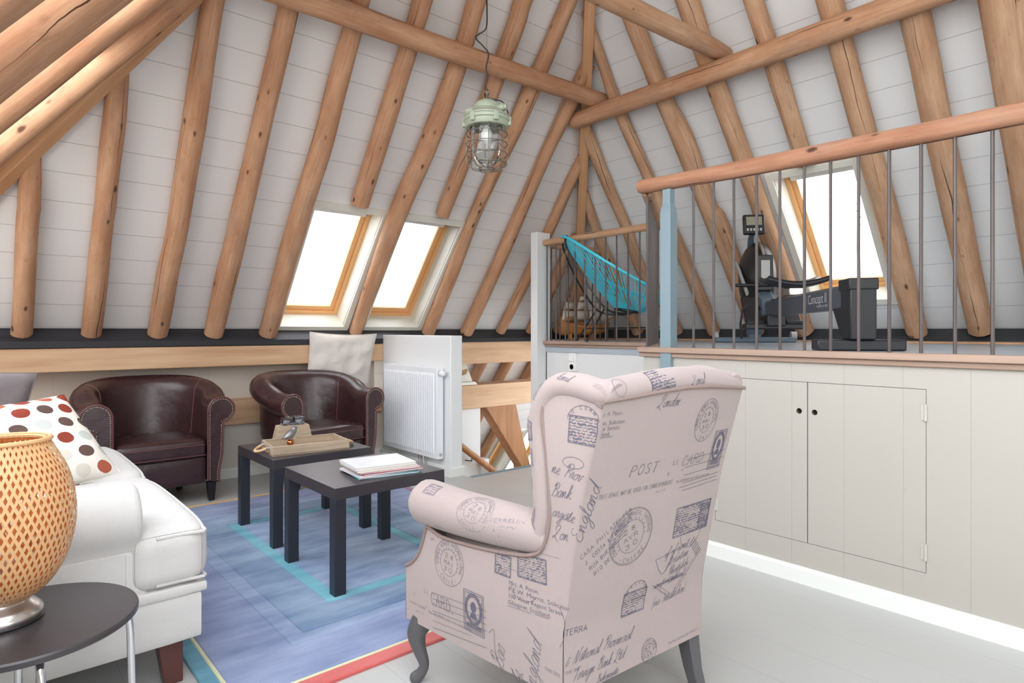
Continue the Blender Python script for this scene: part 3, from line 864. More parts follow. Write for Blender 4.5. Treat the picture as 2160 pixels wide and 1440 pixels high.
# ------------------------------------------------------------------ coffee tables
def coffee_table(label, x, y):
    root = thing('coffee_table', label, 'coffee table', (x, y, .012), 0, 'square black brown coffee tables')
    mb = MB(); mb.box(-.275, -.275, .40, .275, .275, .45); mb.build('tabletop', M['tabletop'], root, bevel=.0015)
    for sx in (-1, 1):
        for sy in (-1, 1):
            mb = MB(); a, b = sorted((sx*.275, sx*.224)); c, d = sorted((sy*.275, sy*.224))
            mb.box(a, c, 0, b, d, .40); mb.build('leg', M['tableleg'], root, bevel=.001)
    return root
coffee_table('square black brown coffee table with the magazines on it', 1.415, 2.705)
coffee_table('square black brown coffee table with the wooden tray on it', 1.432, 3.447)
TZ = .4625

# tray with rope handles
root = thing('serving_tray', 'limed wooden tray with rope handles on the farther coffee table', 'tray', (1.404, 3.362, TZ), math.radians(-8))
hx, hy, hz = .204, .134, .05
mb = MB(); mb.box(-hx, -hy, 0, hx, hy, .008); mb.build('bottom', M['limed'], root, smooth=False)
for a in ((-hx, -hy, hx, -hy+.011), (-hx, hy-.011, hx, hy), (-hx, -hy+.011, -hx+.011, hy-.011), (hx-.011, -hy+.011, hx, hy-.011)):
    mb = MB(); mb.box(a[0], a[1], .0, a[2], a[3], hz); mb.build('side', M['limed'], root, bevel=.002)
M['rope'] = plain('sisal_rope', srgb(206, 170, 128), .8, bump=.4, bscale=300)
for sx in (-1, 1):
    mb = MB(); P = []
    for k in range(15):
        a = PI*k/14
        P.append((sx*(hx+.004+.055*math.sin(a)), .06*math.cos(a), .036-.022*math.sin(a)))
    mb.tube(P, .0075, 8); h = mb.build('handle', M['rope'], root)
    mb = MB()
    for y in (-.06, .06): mb.tube([(sx*(hx-.012), y, .036), (sx*(hx+.016), y, .034)], .009, 8)
    mb.build('ferrule', M['chrome'], h)
# bird figurine with copper foot
M['pewter'] = plain('dull_pewter', srgb(146, 148, 148), .4, .8)
M['copper'] = plain('copper', srgb(190, 120, 70), .22, 1)
root = thing('bird_figurine', 'small pewter bird standing on a copper ball in the tray', 'figurine', (1.325, 3.375, TZ+.008), math.radians(20))
mb = MB(); 
body = catmull([(-.062, .062, .003), (-.045, .064, .006), (-.022, .07, .017), (0, .08, .022), (.018, .094, .019), (.027, .106, .0165), (.038, .112, .012), (.047, .112, .003)], 5)
mb.tube([(x, 0, z) for x, z, r in body], [r for x, z, r in body], 12)
mb.build('body', M['pewter'], root, angle=80)
mb = MB(); mb.sphere((0, 0, .034), .019, 14, 8); mb.lathe([(.0, 0), (.03, 0), (.03, .004), (.012, .008), (.008, .02)], 18); mb.build('ball_foot', M['copper'], root, angle=80)
mb = MB(); mb.tube([(-.005, 0, .052), (-.002, .0, .062)], .006, 8)
mb.tube([(.012, 0, .052), (.026, 0, .058), (.036, 0, .045), (.04, .0, .03)], .004, 7); mb.build('hook', M['chrome'], root)
# candle block and two square glasses
root = thing('candle_block', 'tapered pale wooden block holding two square glasses, behind the tray', 'candle holder', (1.425, 3.60, TZ), math.radians(-6))
mb = MB(); P = []
for z, a, b in ((0, .107, .05), (.105, .086, .04)): P.append([mb.vert((sx*a, sy*b, z)) for sx, sy in ((-1, -1), (1, -1), (1, 1), (-1, 1))])
for k in range(4): mb.face([P[0][k], P[0][(k+1) % 4], P[1][(k+1) % 4], P[1][k]])
mb.face(list(reversed(P[0]))); mb.face(P[1]); mb.build('block', M['limed'], root, bevel=.002)
M['thickglass'] = pane_mat('thick_clear_glass', .16, (.86, .88, .92, 1))
M['wax'] = plain('white_wax', srgb(236, 234, 230), .5, var=.02)
for i, (dx, lab) in enumerate(((-.034, 'square glass on the wooden block, left of the two'), (.034, 'square glass on the wooden block, right of the two'))):
    g = thing('tealight_glass', lab, 'glass', (1.425+dx*math.cos(.105), 3.60-dx*math.sin(.105), TZ+.1055), math.radians(-6), 'tealight glasses on the wooden block')
    mb = MB()
    o, q = .028, .0235
    A = [[(-o, -o), (o, -o), (o, o), (-o, o)], [(-q, -q), (q, -q), (q, q), (-q, q)]]
    zz = [(A[0], 0), (A[0], .045), (A[1], .045), (A[1], .008)]
    rows = [[mb.vert((x, y, z)) for x, y in a] for a, z in zz]
    for a, b in zip(rows, rows[1:]):
        for k in range(4): mb.face([a[k], a[(k+1) % 4], b[(k+1) % 4], b[k]])
    mb.face(list(reversed(rows[0]))); mb.face(rows[-1]); mb.build('glass_cup', M['thickglass'], g, smooth=False, bevel=.002)
    mb = MB(); mb.lathe([(.0, .009), (.019, .009), (.019, .022), (0, .022)], 16); mb.build('tealight', M['wax'], g)

# magazines
MG = [((70, 168, 176), (220, 222, 224), .006, (1.445, 2.595), -9, 'teal edged magazine at the bottom of the pile'),
      ((214, 212, 216), (232, 230, 228), .007, (1.437, 2.600), -4, 'second magazine from the bottom of the pile, white cover'),
      ((150, 52, 74), (226, 222, 220), .006, (1.462, 2.592), -7, 'third magazine from the bottom, crimson spine'),
      ((214, 166, 172), (230, 226, 224), .007, (1.456, 2.606), -8.5, 'pink magazine in the middle of the pile'),
      ((226, 218, 200), (232, 228, 218), .009, (1.440, 2.606), -7, 'cream magazine second from the top of the pile'),
      ((206, 208, 214), (228, 224, 214), .012, (1.435, 2.607), -8, 'thick magazine on top of the pile, pale printed cover')]
z = TZ
for i, (cv, pg, th, (x, y), rz, lab) in enumerate(MG):
    root = thing('magazine', lab, 'magazine', (x, y, z), math.radians(rz), 'magazines piled on the nearer coffee table')
    t = NT('magazine_cover'); v = t.uv(obj=True)
    f = t.noise(v, 16, 4)
    t.base(t.mix(f, srgb(*cv), srgb(*[min(255, c+28) for c in cv])) if i == 5 else srgb(*cv)); t.set(.22 if i == 5 else .35)
    mb = MB(); a, b = .143, .117
    mb.box(-a+.001, -b+.001, .0006, a-.0015, b-.001, th-.0006); mb.build('pages', plain('paper_edge', srgb(*pg), .7), root, smooth=False)
    mb = MB(); mb.box(-a, -b, 0, a, b, .0006); mb.box(-a, -b, th-.0006, a, b, th); mb.box(-a, -b, 0, -a+.0008, b, th)
    mb.build('cover', t.mat, root, smooth=False)
    z += th+.0004

# ------------------------------------------------------------------ rug
def rugm(name, a, b, sc=(2.2, 9, 1), mottled=.5):
    t = NT(name); v = t.uv(obj=True)
    mp = t.N('ShaderNodeMapping'); mp.inputs['Scale'].default_value = sc; t.L(v, mp.inputs[0])
    n = t.noise(mp.outputs[0], 1, 4, .6); n2 = t.noise(v, 420, 2); n3 = t.noise(v, 3, 3)
    f = t.math('ADD', t.math('MULTIPLY', n, .6), t.math('MULTIPLY', n3, .4))
    c = t.ramp(f, [(.38, a), (.62, b)])
    c = t.mix(.22, c, t.mix(n2, (.02, .02, .03, 1), (1, 1, 1, 1)), 'SOFT_LIGHT')
    t.base(c); t.bump(n2, .5, .004)
    return t.set(.95, 0, .05, Sheen_Weight=.3)
RC = [rugm('rug_field_violet', srgb(104, 118, 156), srgb(146, 158, 190)),
      rugm('rug_band', srgb(104, 124, 160), srgb(150, 166, 194)),
      rugm('rug_field_blue', srgb(84, 112, 146), srgb(138, 160, 184)),
      rugm('rug_turquoise', srgb(66, 142, 162), srgb(116, 180, 192)),
      rugm('rug_centre', srgb(96, 122, 160), srgb(156, 174, 200)),
      rugm('rug_red', srgb(190, 84, 82), srgb(206, 110, 104)),
      rugm('rug_teal_edge', srgb(64, 124, 148), srgb(96, 156, 176)),
      rugm('rug_ochre', srgb(198, 152, 76), srgb(216, 176, 104)),
      rugm('rug_lime', srgb(196, 202, 160), srgb(216, 216, 178)),
      rugm('rug_plum', srgb(130, 86, 112), srgb(150, 106, 130))]
root = thing('rug', 'blue tufted rug of nested rectangles with red, teal and ochre edges, under the coffee tables', 'rug', (1.45, 3.08, .0005))
cx, cy = 1.45, 3.08
def rugpart(name, o, i, mi, h=.0118):
    """frame between outer rect o and inner rect i (x0,y0,x1,y1), or filled"""
    mb = MB()
    def P(r, z, g=0): return [mb.vert((x-cx, y-cy, z)) for x, y in ((r[0]+g, r[1]+g), (r[2]-g, r[1]+g), (r[2]-g, r[3]-g), (r[0]+g, r[3]-g))]
    e = .0035
    O0, O1, O2 = P(o, 0, .0004), P(o, h-.003, .0004), P(o, h, e)
    rows = [O0, O1, O2]
    if i:
        rows += [P(i, h, -e), P(i, h-.003, -.0004), P(i, 0, -.0004)]
    for a, b in zip(rows, rows[1:]):
        for k in range(4): mb.face([a[k], a[(k+1) % 4], b[(k+1) % 4], b[k]])
    if not i: mb.face(rows[-1])
    return mb.build(name, RC[mi], root, smooth=False)
X0, Y0, X1, Y1 = .545, 1.86, 2.355, 4.30
def strip(name, x0, y0, x1, y1, mi):
    rugpart(name, (x0, y0, x1, y1), None, mi)
strip('edge_strip', X0, Y0, X1, Y0+.062, 5); strip('edge_strip', X0, Y0+.076, X0+.05, Y1-.04, 6)
strip('edge_strip', X0, Y1-.042, X1, Y1, 7); strip('edge_strip', X1-.05, Y0+.062, X1, Y1-.042, 9)
strip('edge_line', X0+.05, Y0+.062, X1-.05, Y0+.076, 8); strip('edge_line', X0+.05, Y0+.076, X0+.064, Y1-.042, 8)
A = (X0+.064, Y0+.076, X1-.05, Y1-.042); B = (.855, 2.16, 2.05, 3.98); Cc = (.922, 2.225, 1.985, 3.915)
D = (1.105, 2.405, 1.80, 3.735); E_ = (1.165, 2.465, 1.74, 3.675)
rugpart('pile_frame', A, B, 0); rugpart('pile_frame', B, Cc, 1); rugpart('pile_frame', Cc, D, 2); rugpart('pile_frame', D, E_, 3); rugpart('pile_centre', E_, None, 4)

# ------------------------------------------------------------------ sofa
def fabric(name, a, b, sc=260, st=.35, rough=.9):
    t = NT(name); v = t.uv(obj=True)
    w1 = t.N('ShaderNodeTexWave', bands_direction='X'); w1.inputs['Scale'].default_value = sc/3; t.L(v, w1.inputs[0])
    w2 = t.N('ShaderNodeTexWave', bands_direction='Z'); w2.inputs['Scale'].default_value = sc/3; t.L(v, w2.inputs[0])
    n = t.noise(v, 9, 4); n2 = t.noise(v, sc, 3)
    t.base(t.mix(t.math('ADD', t.math('MULTIPLY', n, .5), t.math('MULTIPLY', n2, .5)), a, b))
    t.bump(t.math('ADD', t.math('MULTIPLY', t.math('ADD', w1.outputs['Fac'], w2.outputs['Fac']), .3), n2), st, .002)
    return t.set(rough, 0, .15, Sheen_Weight=.15)
M['sofa'] = fabric('off_white_sofa_cloth', srgb(188, 186, 183), srgb(206, 204, 201))
M['legwood'] = plain('mahogany_leg', srgb(88, 50, 46), .3, var=.15)
root = thing('sofa', 'off white two seater sofa with rolled arms, cut by the left edge', 'sofa', (0, 3.0, 0))
def sp(mb, nm, **kw):
    mb.xform(Matrix.Translation((0, -3.0, 0))); return mb.build(nm, M[kw.pop('mat', 'sofa')], root, angle=80, **kw)
SY0, SY1 = 2.15, 3.99
mb = MB(); mb.softbox((.075, (SY0+SY1)/2, .215), (.487, (SY1-SY0)/2, .075), .014, 6); sp(mb, 'base')
mb = MB(); mb.softbox((.08, (SY0+SY1)/2, .302), (.497, (SY1-SY0)/2+.004, .02), .014, 6); sp(mb, 'seat_rail')
for a, b in ((SY0-.005, 3.06), (3.07, SY1-.005)):
    near = a < 2.5
    mb = MB()
    c = ((a+b)/2)
    # T-shaped cushion: wide in front of the arm, narrow beside it
    L2 = (b-a)/2
    def bow_(P): return V((P.x-(.018*abs(P.y/L2)**5 if P.x > -.02 else 0), P.y, P.z))
    mb.softbox((.475, c, .405), (.117, L2, .094), .055, 16, (.014, .0, .016), warp=bow_); mb.softbox((.10, c+(.1 if near else -.1), .405), (.36, (b-a)/2-.1, .092), .045, 10, (0, 0, .018))
    cu = sp(mb, 'seat_cushion')
    mb = MB()
    for z in (.477, .333):
        P = []
        for k in range(25):
            q = lerp(1, -1, k/24); yy = c+q*(L2-.006)
            P.append((.475+.117-.010-.018*abs(q)**5, yy, z+(.006 if z > .4 else -.004)*(1-q*q)))
        if near: P += [(.50, a+.012, z), (.43, a+.010, z)]
        else: P += [(.50, a+.012, z), (.2, a+.012, z)]
        P = [(.2, b-.012, z), (.50, b-.012, z)]+P
        mb.tube([(x, y-3.0, zz) for x, y, zz in catmull(P, 3)], .0055, 7)
    mb.build('piping', M['sofa'], cu)
# near and far rolled arms
for sg, y in ((-1, SY0), (1, SY1)):
    mb = MB()
    def arm(a, b, t): return V((t, y-sg*a if False else y+(-sg)*(a), b))
    pr = []
    for k in range(19):
        an = PI*1.22-k/18*PI*1.44
        pr.append((.100+.112*math.cos(an), .538+.102*math.sin(an)))
    pr = [(q[0], q[1]) for q in pr]
    pts = [(.028, .30)]+[(.028, .44)]+pr+[(.19, .44), (.19, .30)]
    mb.prism(pts, arm, -.40, .395); am = sp(mb, 'arm', bevel=.022, bseg=4)
    mb = MB(); mb.prism([(.02, .16), (.19, .16), (.19, .45), (.02, .45)], arm, -.42, .40); sp(mb, 'arm_panel', bevel=.006)
    mb = MB(); mb.prism([(.016, .16), (.10, .16), (.10, .445), (.016, .445)], arm, .35, .407); sp(mb, 'arm_post', bevel=.006)
mb = MB(); mb.softbox((-.30, 3.07, .52), (.11, .90, .33), .06, 10, (.02, 0, .01)); sp(mb, 'backrest')
for x, y in ((.475, SY0+.065), (.475, SY1-.065), (-.34, SY0+.065), (-.34, SY1-.065)):
    mb = MB(); P = []
    for z, h, dx in ((0, .026, .012), (.142, .036, 0)): P.append([mb.vert((x+dx+sx*h, y-3.0+sy*h, z)) for sx, sy in ((-1, -1), (1, -1), (1, 1), (-1, 1))])
    for k in range(4): mb.face([P[0][k], P[0][(k+1) % 4], P[1][(k+1) % 4], P[1][k]])
    mb.face(list(reversed(P[0]))); mb.face(P[1]); mb.build('leg', M['legwood'], root, bevel=.003)

# ------------------------------------------------------------------ cushions
def pillow(name, label, c, ux, uy, w, h, th, mat, group='scatter cushions', wr=.006, seed=0, pin=.06, pipe=True):
    ux = V(ux).normalized(); uz = ux.cross(V(uy)).normalized(); uy = uz.cross(ux)
    root = thing(name, label, 'cushion', c, 0, group)
    def S(sgn):
        def fn(u, v):
            a, b = 2*u-1, 2*v-1
            e = max(0, (1-abs(a)**2.6))*max(0, (1-abs(b)**2.6))
            k = 1-pin*(1-a*a)*b*b; k2 = 1-pin*(1-b*b)*a*a
            x = a*w/2*(k2); y = b*h/2*(k)
            z = sgn*th/2*e**.55
            z += wr*noise.noise(V((a*2.2+seed, b*2.2, sgn)))*2.2*(e**.4) + wr*.7*noise.noise(V((a*6+seed, b*5, sgn*3)))*(e**.3)
            return ux*x+uy*y+uz*z
        return fn
    mb = MB()
    mb.grid(S(1), 28, 28); mb.grid(S(-1), 28, 28, flip=True)
    mb.build('cover', mat, root, angle=80, weld=True)
    if pipe:
        f = S(0); E2 = [f(t/14, 0) for t in range(14)]+[f(1, t/14) for t in range(14)]+[f(1-t/14, 1) for t in range(14)]+[f(0, 1-t/14) for t in range(14)]
        mb = MB(); mb.tube(E2, .003, 6, closed=True); mb.build('piping', mat, root)
    return root
M['linen'] = fabric('cream_satin_cloth', srgb(214, 206, 198), srgb(230, 224, 217), 200, .2, .55)
M['greycloth'] = fabric('taupe_cloth', srgb(104, 96, 98), srgb(122, 114, 114), 200, .3)
t = NT('polka_dot_cloth')
uv = t.uv((1, 1, 1)); x, y, _ = t.sep(uv)
n_ = 5.2
sx = t.math('MULTIPLY', x, n_); sy = t.math('MULTIPLY', y, n_*1.12)
row = t.math('FLOOR', sy); sx = t.math('ADD', sx, t.math('MULTIPLY', t.math('MODULO', row, 2), .5))
fx = t.math('SUBTRACT', t.math('FRACT', sx), .5); fy = t.math('SUBTRACT', t.math('FRACT', sy), .5)
r2 = t.math('SQRT', t.math('ADD', t.math('MULTIPLY', fx, fx), t.math('MULTIPLY', fy, fy)))
msk = t.math('MULTIPLY', t.math('SUBTRACT', .35, r2), 60, clamp=True)
cb = t.N('ShaderNodeCombineXYZ'); t.L(t.math('FLOOR', sx), cb.inputs[0]); t.L(row, cb.inputs[1])
wn = t.N('ShaderNodeTexWhiteNoise', noise_dimensions='2D'); t.L(cb.outputs[0], wn.inputs['Vector'])
rp = t.n.new('ShaderNodeValToRGB'); rp.color_ramp.interpolation = 'CONSTANT'
els = [(0, srgb(142, 66, 52)), (.25, srgb(196, 200, 194)), (.45, srgb(168, 92, 70)), (.6, srgb(212, 206, 194)), (.75, srgb(98, 78, 72)), (.9, srgb(142, 66, 52))]
while len(rp.color_ramp.elements) < len(els): rp.color_ramp.elements.new(.5)
for e, (p, c) in zip(rp.color_ramp.elements, els): e.position = p; e.color = c
t.L(wn.outputs['Value'], rp.inputs[0])
t.base(t.mix(msk, srgb(232, 228, 218), rp.outputs[0])); t.bump(t.noise(t.uv(obj=True), 300, 2), .15, .002)
M['polka'] = t.set(.85, 0, .15)
# polka cushion reclining in the near half of the sofa
yw, rc, ph = math.radians(25), math.radians(45), math.radians(5)
e1 = V((math.cos(yw), math.sin(yw), 0)); bk = V((-math.sin(yw), math.cos(yw), 0)); up_ = bk*math.sin(rc)+V((0, 0, math.cos(rc)))
ux = e1*math.cos(ph)+up_*math.sin(ph); uy = up_*math.cos(ph)-e1*math.sin(ph)
pc = V((.475, 3.155, .505)) - ux*.23 + uy*.22
pillow('cushion', 'cushion with rust, brown and grey polka dots on the sofa', pc, ux, uy, .495, .475, .15, M['polka'], seed=1, pin=.05)
pillow('cushion', 'plain taupe cushion at the far end of the sofa', (-.02, 3.63, .73), (.93, -.32, -.1), (.08, .28, .95), .45, .45, .15, M['greycloth'], seed=4)
pillow('cushion', 'large pale cushion leaning on the wall behind the right leather armchair', (2.365, 4.925, .845), (1, -.01, -.03), (0, -.20, 1), .60, .52, .13, M['linen'], wr=.018, seed=9, pin=.07)

# ------------------------------------------------------------------ round side table and bamboo lamp
root = thing('side_table', 'round black side table on bent chrome legs, in the lower left corner', 'side table', (.10, 1.815, 0))
mb = MB(); mb.lathe([(0, .433), (.216, .433), (.22, .437), (.22, .446), (.217, .45), (0, .45)], 72); mb.build('tabletop', M['roundtop'], root, angle=30)
for a in (-86, 3, 93, 183):
    a = math.radians(a-1); c, s_ = math.cos(a), math.sin(a)
    P = catmull([(.03, .424), (.14, .424), (.175, .423), (.194, .41), (.203, .385), (.206, .34), (.21, .18), (.213, .0)], 5)
    mb = MB(); mb.tube([(r*c, r*s_, z) for r, z in P], .0088, 12); mb.build('leg', M['chrome'], root)
def bamboo(name, col, tr):
    t = NT(name); v = t.uv(rand=0)
    n = t.noise(t.uv((40, 3, 1)), 1, 3)
    c = t.mix(n, tuple(x*.78 for x in col[:3])+(1,), col); t.base(c)
    t.set(.4, 0, .4, Transmission_Weight=0)
    tl = t.N('ShaderNodeBsdfTranslucent'); t.L(c, tl.inputs[0])
    mx = t.N('ShaderNodeMixShader'); mx.inputs[0].default_value = tr
    t.L(t.b.outputs[0], mx.inputs[1]); t.L(tl.outputs[0], mx.inputs[2]); t.L(mx.outputs[0], t.out.inputs[0])
    return t.mat
M['bamboo'] = bamboo('bamboo_strip', srgb(240, 196, 142), .25)
M['bamboo_in'] = bamboo('bamboo_strip_glow_tint', srgb(232, 150, 86), .3)  # warm glow inside the unlit shade is put into this orange
LX, LY = .055, 1.845
root = thing('table_lamp', 'woven bamboo table lamp with a brushed metal foot on the side table', 'table lamp', (LX, LY, .4505))
mb = MB(); mb.lathe([(0, 0), (.078, 0), (.079, .004), (.077, .006)], 40); mb.build('foot_pad', M['black'], root)
mb = MB(); mb.lathe([(.0765, .006), (.079, .012), (.077, .022), (.066, .034), (.055, .042), (.050, .052), (.050, .058), (0, .058)], 48); bs = mb.build('foot', M['nickel'], root, angle=60)
mb = MB(); mb.tube([(-.06, -.05, .012), (-.09, -.08, .005), (-.16, -.10, .004), (-.24, -.03, .004)], .003, 6); mb.build('cord', M['black'], root)
prof = catmull([(.056, .050), (.088, .075), (.118, .12), (.136, .18), (.1415, .235), (.137, .29), (.124, .34), (.107, .376), (.093, .404), (.090, .413)], 5)
PL = [0]
for a_, b_ in zip(prof, prof[1:]): PL.append(PL[-1]+math.hypot(b_[0]-a_[0], b_[1]-a_[1]))
def pat(t):
    d = t*PL[-1]
    for i in range(len(prof)-1):
        if d <= PL[i+1]+1e-9:
            f = (d-PL[i])/(PL[i+1]-PL[i]); return lerp(prof[i][0], prof[i+1][0], f), lerp(prof[i][1], prof[i+1][1], f)
    return prof[-1]
def weave(mb, N, dr, width, turns):
    st = 46
    for sg in (-1, 1):
        for k in range(N):
            prev = None
            for j in range(st+1):
                tt = j/st; r, z = pat(tt)
                a = 2*PI*k/N + sg*turns*2*PI*tt + (.5 if sg > 0 else 0)*PI/N
                rr = r+dr+sg*.0007*(1 if (j+k) % 2 else -1)
                wd = width*(.62+.38*r/.14)/max(r, .03)/2*1.15
                p = (mb.vert((rr*math.cos(a-wd), rr*math.sin(a-wd), z)), mb.vert((rr*math.cos(a+wd), rr*math.sin(a+wd), z)))
                if prev: mb.face([prev[0], prev[1], p[1], p[0]], [(k*.1, tt*.5), (k*.1+.02, tt*.5), (k*.1+.02, tt*.5+.01), (k*.1, tt*.5+.01)])
                prev = p
mb = MB(); weave(mb, 60, 0, .0056, .20); mb.build('lampshade', M['bamboo'], root, angle=60)
mb = MB(); weave(mb, 46, -.013, .0064, .17); mb.build('inner_shade', M['bamboo_in'], root, angle=60)
mb = MB(); mb.tube([((.0895+.0015*(k % 2))*math.cos(2*PI*k/60), (.0895+.0015*(k % 2))*math.sin(2*PI*k/60), .414) for k in range(60)], .0055, 7, closed=True)
mb.tube([((.081)*math.cos(2*PI*k/40), .081*math.sin(2*PI*k/40), .411) for k in range(40)], .0045, 6, closed=True)
mb.build('rim', M['bamboo'], root)
mb = MB(); mb.lathe([(.018, .058), (.018, .10), (.014, .105)], 16); mb.sphere((0, 0, .14), .03, 16, 10); mb.build('bulb', M['socket'], root)
# ================================================================== WING CHAIR with printed cloth
def cloth_mat(name, a, b):
    t = NT(name); v = t.uv()
    w = t.N('ShaderNodeTexWave', bands_direction='X'); w.inputs['Scale'].default_value = 120
    w.inputs['Distortion'].default_value = 1.2; w.inputs['Detail'].default_value = 1; t.L(v, w.inputs[0])
    n = t.noise(t.uv(obj=True), 5, 3); n2 = t.noise(t.uv(obj=True), 380, 2)
    f = t.math('ADD', t.math('MULTIPLY', w.outputs['Fac'], .3), t.math('ADD', t.math('MULTIPLY', n, .35), t.math('MULTIPLY', n2, .35)))
    t.base(t.mix(f, a, b)); t.bump(t.math('ADD', w.outputs['Fac'], n2), .15, .0012)
    return t.set(.88, 0, .12, Sheen_Weight=.2)
M['cloth'] = cloth_mat('taupe_printed_cloth', srgb(152, 138, 134), srgb(170, 156, 152))
M['ink'] = plain('slate_blue_print', srgb(96, 95, 110), .9, spec=.05)
M['ink2'] = plain('faded_slate_print', srgb(126, 120, 130), .9, spec=.05)
M['cpipe'] = plain('shade_darkened_piping', srgb(138, 120, 114), .9, spec=.1)  # darker than the cloth: shadow line along the piping put into its colour
M['cleg'] = plain('charcoal_painted_leg', srgb(84, 82, 84), .38)

# --- a small stroke alphabet for the handwriting
HW = {
 'a': (.85, [(.68, .85), (.4, 1), (.1, .6), (.15, .08), (.42, .03), (.68, .7), (.72, .92), (.68, .15), (.85, .05)]),
 'b': (.8, [(0, .1), (.35, 1.3), (.42, 2), (.25, 1.9), (.2, .15), (.5, .02), (.7, .5), (.5, .9), (.3, .6), (.8, .5)]),
 'c': (.7, [(.62, .8), (.42, 1), (.1, .5), (.3, 0), (.72, .15)]),
 'd': (.9, [(.68, .85), (.4, 1), (.1, .5), (.3, 0), (.62, .5), (.95, 2.1), (.72, .3), (.9, .05)]),
 'e': (.7, [(0, .2), (.4, .5), (.6, .8), (.4, 1), (.12, .6), (.2, .08), (.45, 0), (.72, .2)]),
 'f': (.6, [(0, .2), (.5, 1.6), (.5, 2), (.35, 1.9), (.2, .2), (.0, -.9), (.2, -.8), (.3, .1), (.62, .3)]),
 'g': (.85, [(.68, .85), (.4, 1), (.1, .5), (.35, .1), (.68, .85), (.55, -.6), (.25, -1.05), (.05, -.75), (.5, -.1), (.87, .2)]),
 'h': (.85, [(0, .1), (.38, 1.3), (.42, 2), (.28, 1.9), (.15, 0), (.35, .7), (.6, .95), (.6, .1), (.87, .15)]),
 'i': (.5, [(0, .2), (.25, .95), (.2, .15), (.35, 0), (.52, .2)]),
 'k': (.85, [(0, .1), (.38, 1.3), (.42, 2), (.28, 1.9), (.15, 0), (.3, .6), (.68, 1), (.36, .55), (.68, 0), (.87, .15)]),
 'l': (.5, [(0, .2), (.35, 1.3), (.38, 2), (.22, 1.8), (.15, .2), (.3, 0), (.52, .2)]),
 'm': (1.1, [(0, .6), (.15, .95), (.1, 0), (.3, .85), (.42, .9), (.4, 0), (.6, .85), (.75, .9), (.78, .1), (1.12, .15)]),
 'n': (.85, [(0, .6), (.15, .95), (.1, 0), (.35, .85), (.52, .92), (.55, .1), (.87, .15)]),
 'o': (.75, [(.5, .95), (.12, .7), (.12, .15), (.4, 0), (.62, .4), (.5, .95), (.78, .8)]),
 'p': (.75, [(0, .5), (.2, .95), (.0, -1), (.2, .7), (.5, .95), (.62, .4), (.25, .1), (.78, .2)]),
 'r': (.65, [(0, .1), (.22, .9), (.25, 1.1), (.48, .9), (.42, .15), (.67, .15)]),
 's': (.6, [(0, .1), (.35, 1), (.5, .4), (.25, 0), (.05, .15), (.62, .15)]),
 't': (.6, [(0, .1), (.38, 1.7), (.2, .2), (.35, 0), (.62, .2)]),
 'u': (.85, [(0, .6), (.12, .95), (.1, .15), (.32, 0), (.58, .3), (.62, .95), (.62, .1), (.87, .15)]),
 'v': (.75, [(0, .6), (.15, .95), (.2, .05), (.4, .1), (.6, .95), (.78, .8)]),
 'x': (.7, [(0, .8), (.2, .9), (.5, 0), (.72, .15)]),
 'L': (1.2, [(.2, 1.2), (.1, 1.7), (.6, 2.1), (.85, 1.7), (.45, .7), (.15, 0), (-.1, .1), (.25, .3), (.7, -.2), (1.2, -.45)]),
 'E': (1.0, [(.9, 1.7), (.7, 2), (.3, 1.6), (.5, 1.1), (.7, 1.05), (.2, .8), (.1, .2), (.5, -.05), (1.0, .3)]),
 'N': (1.3, [(-.1, .1), (.15, .2), (.5, 1.9), (.65, .1), (.75, .05), (1.15, 1.8), (1.4, 2.1)]),
 'P': (1.1, [(.3, .0), (.55, 1.9), (.1, 1.5), (.3, 2.1), (.9, 2.2), (1.15, 1.7), (.8, 1.15), (.45, 1.2), (1.1, .6)]),
 'F': (1.0, [(.1, .1), (.35, .2), (.65, 1.9), (.2, 1.6), (.5, 2.1), (1.2, 2.0)]),
 'B': (1.1, [(.1, .0), (.5, 1.9), (.1, 1.5), (.4, 2.1), (.9, 2.0), (.9, 1.4), (.45, 1.1), (.95, .9), (.9, .1), (.3, .1)]),
 'M': (1.4, [(-.1, .1), (.1, .2), (.4, 1.9), (.5, .2), (.95, 1.9), (1.0, .2), (1.4, .2)]),
 'K': (1.1, [(.1, 0), (.45, 1.9), (.25, .9), (1.0, 1.9), (.4, .95), (.9, .1), (1.15, .2)]),
 'I': (.7, [(.0, .2), (.3, .1), (.5, 1.6), (.3, 2.0), (.2, 1.6), (.7, 1.9)]),
 '&': (1.0, [(.8, 1.2), (.4, 1.3), (.5, .9), (.15, .5), (.4, 0), (.9, .6)]),
 '(': (.5, [(.5, 2.1), (.1, 1.0), (.3, -.6)]), ')': (.5, [(.1, 2.1), (.4, 1.0), (.0, -.6)]),
 '.': (.3, [(.1, .0), (.16, .05)]), '-': (.5, [(.05, .7), (.4, .75)]),
}
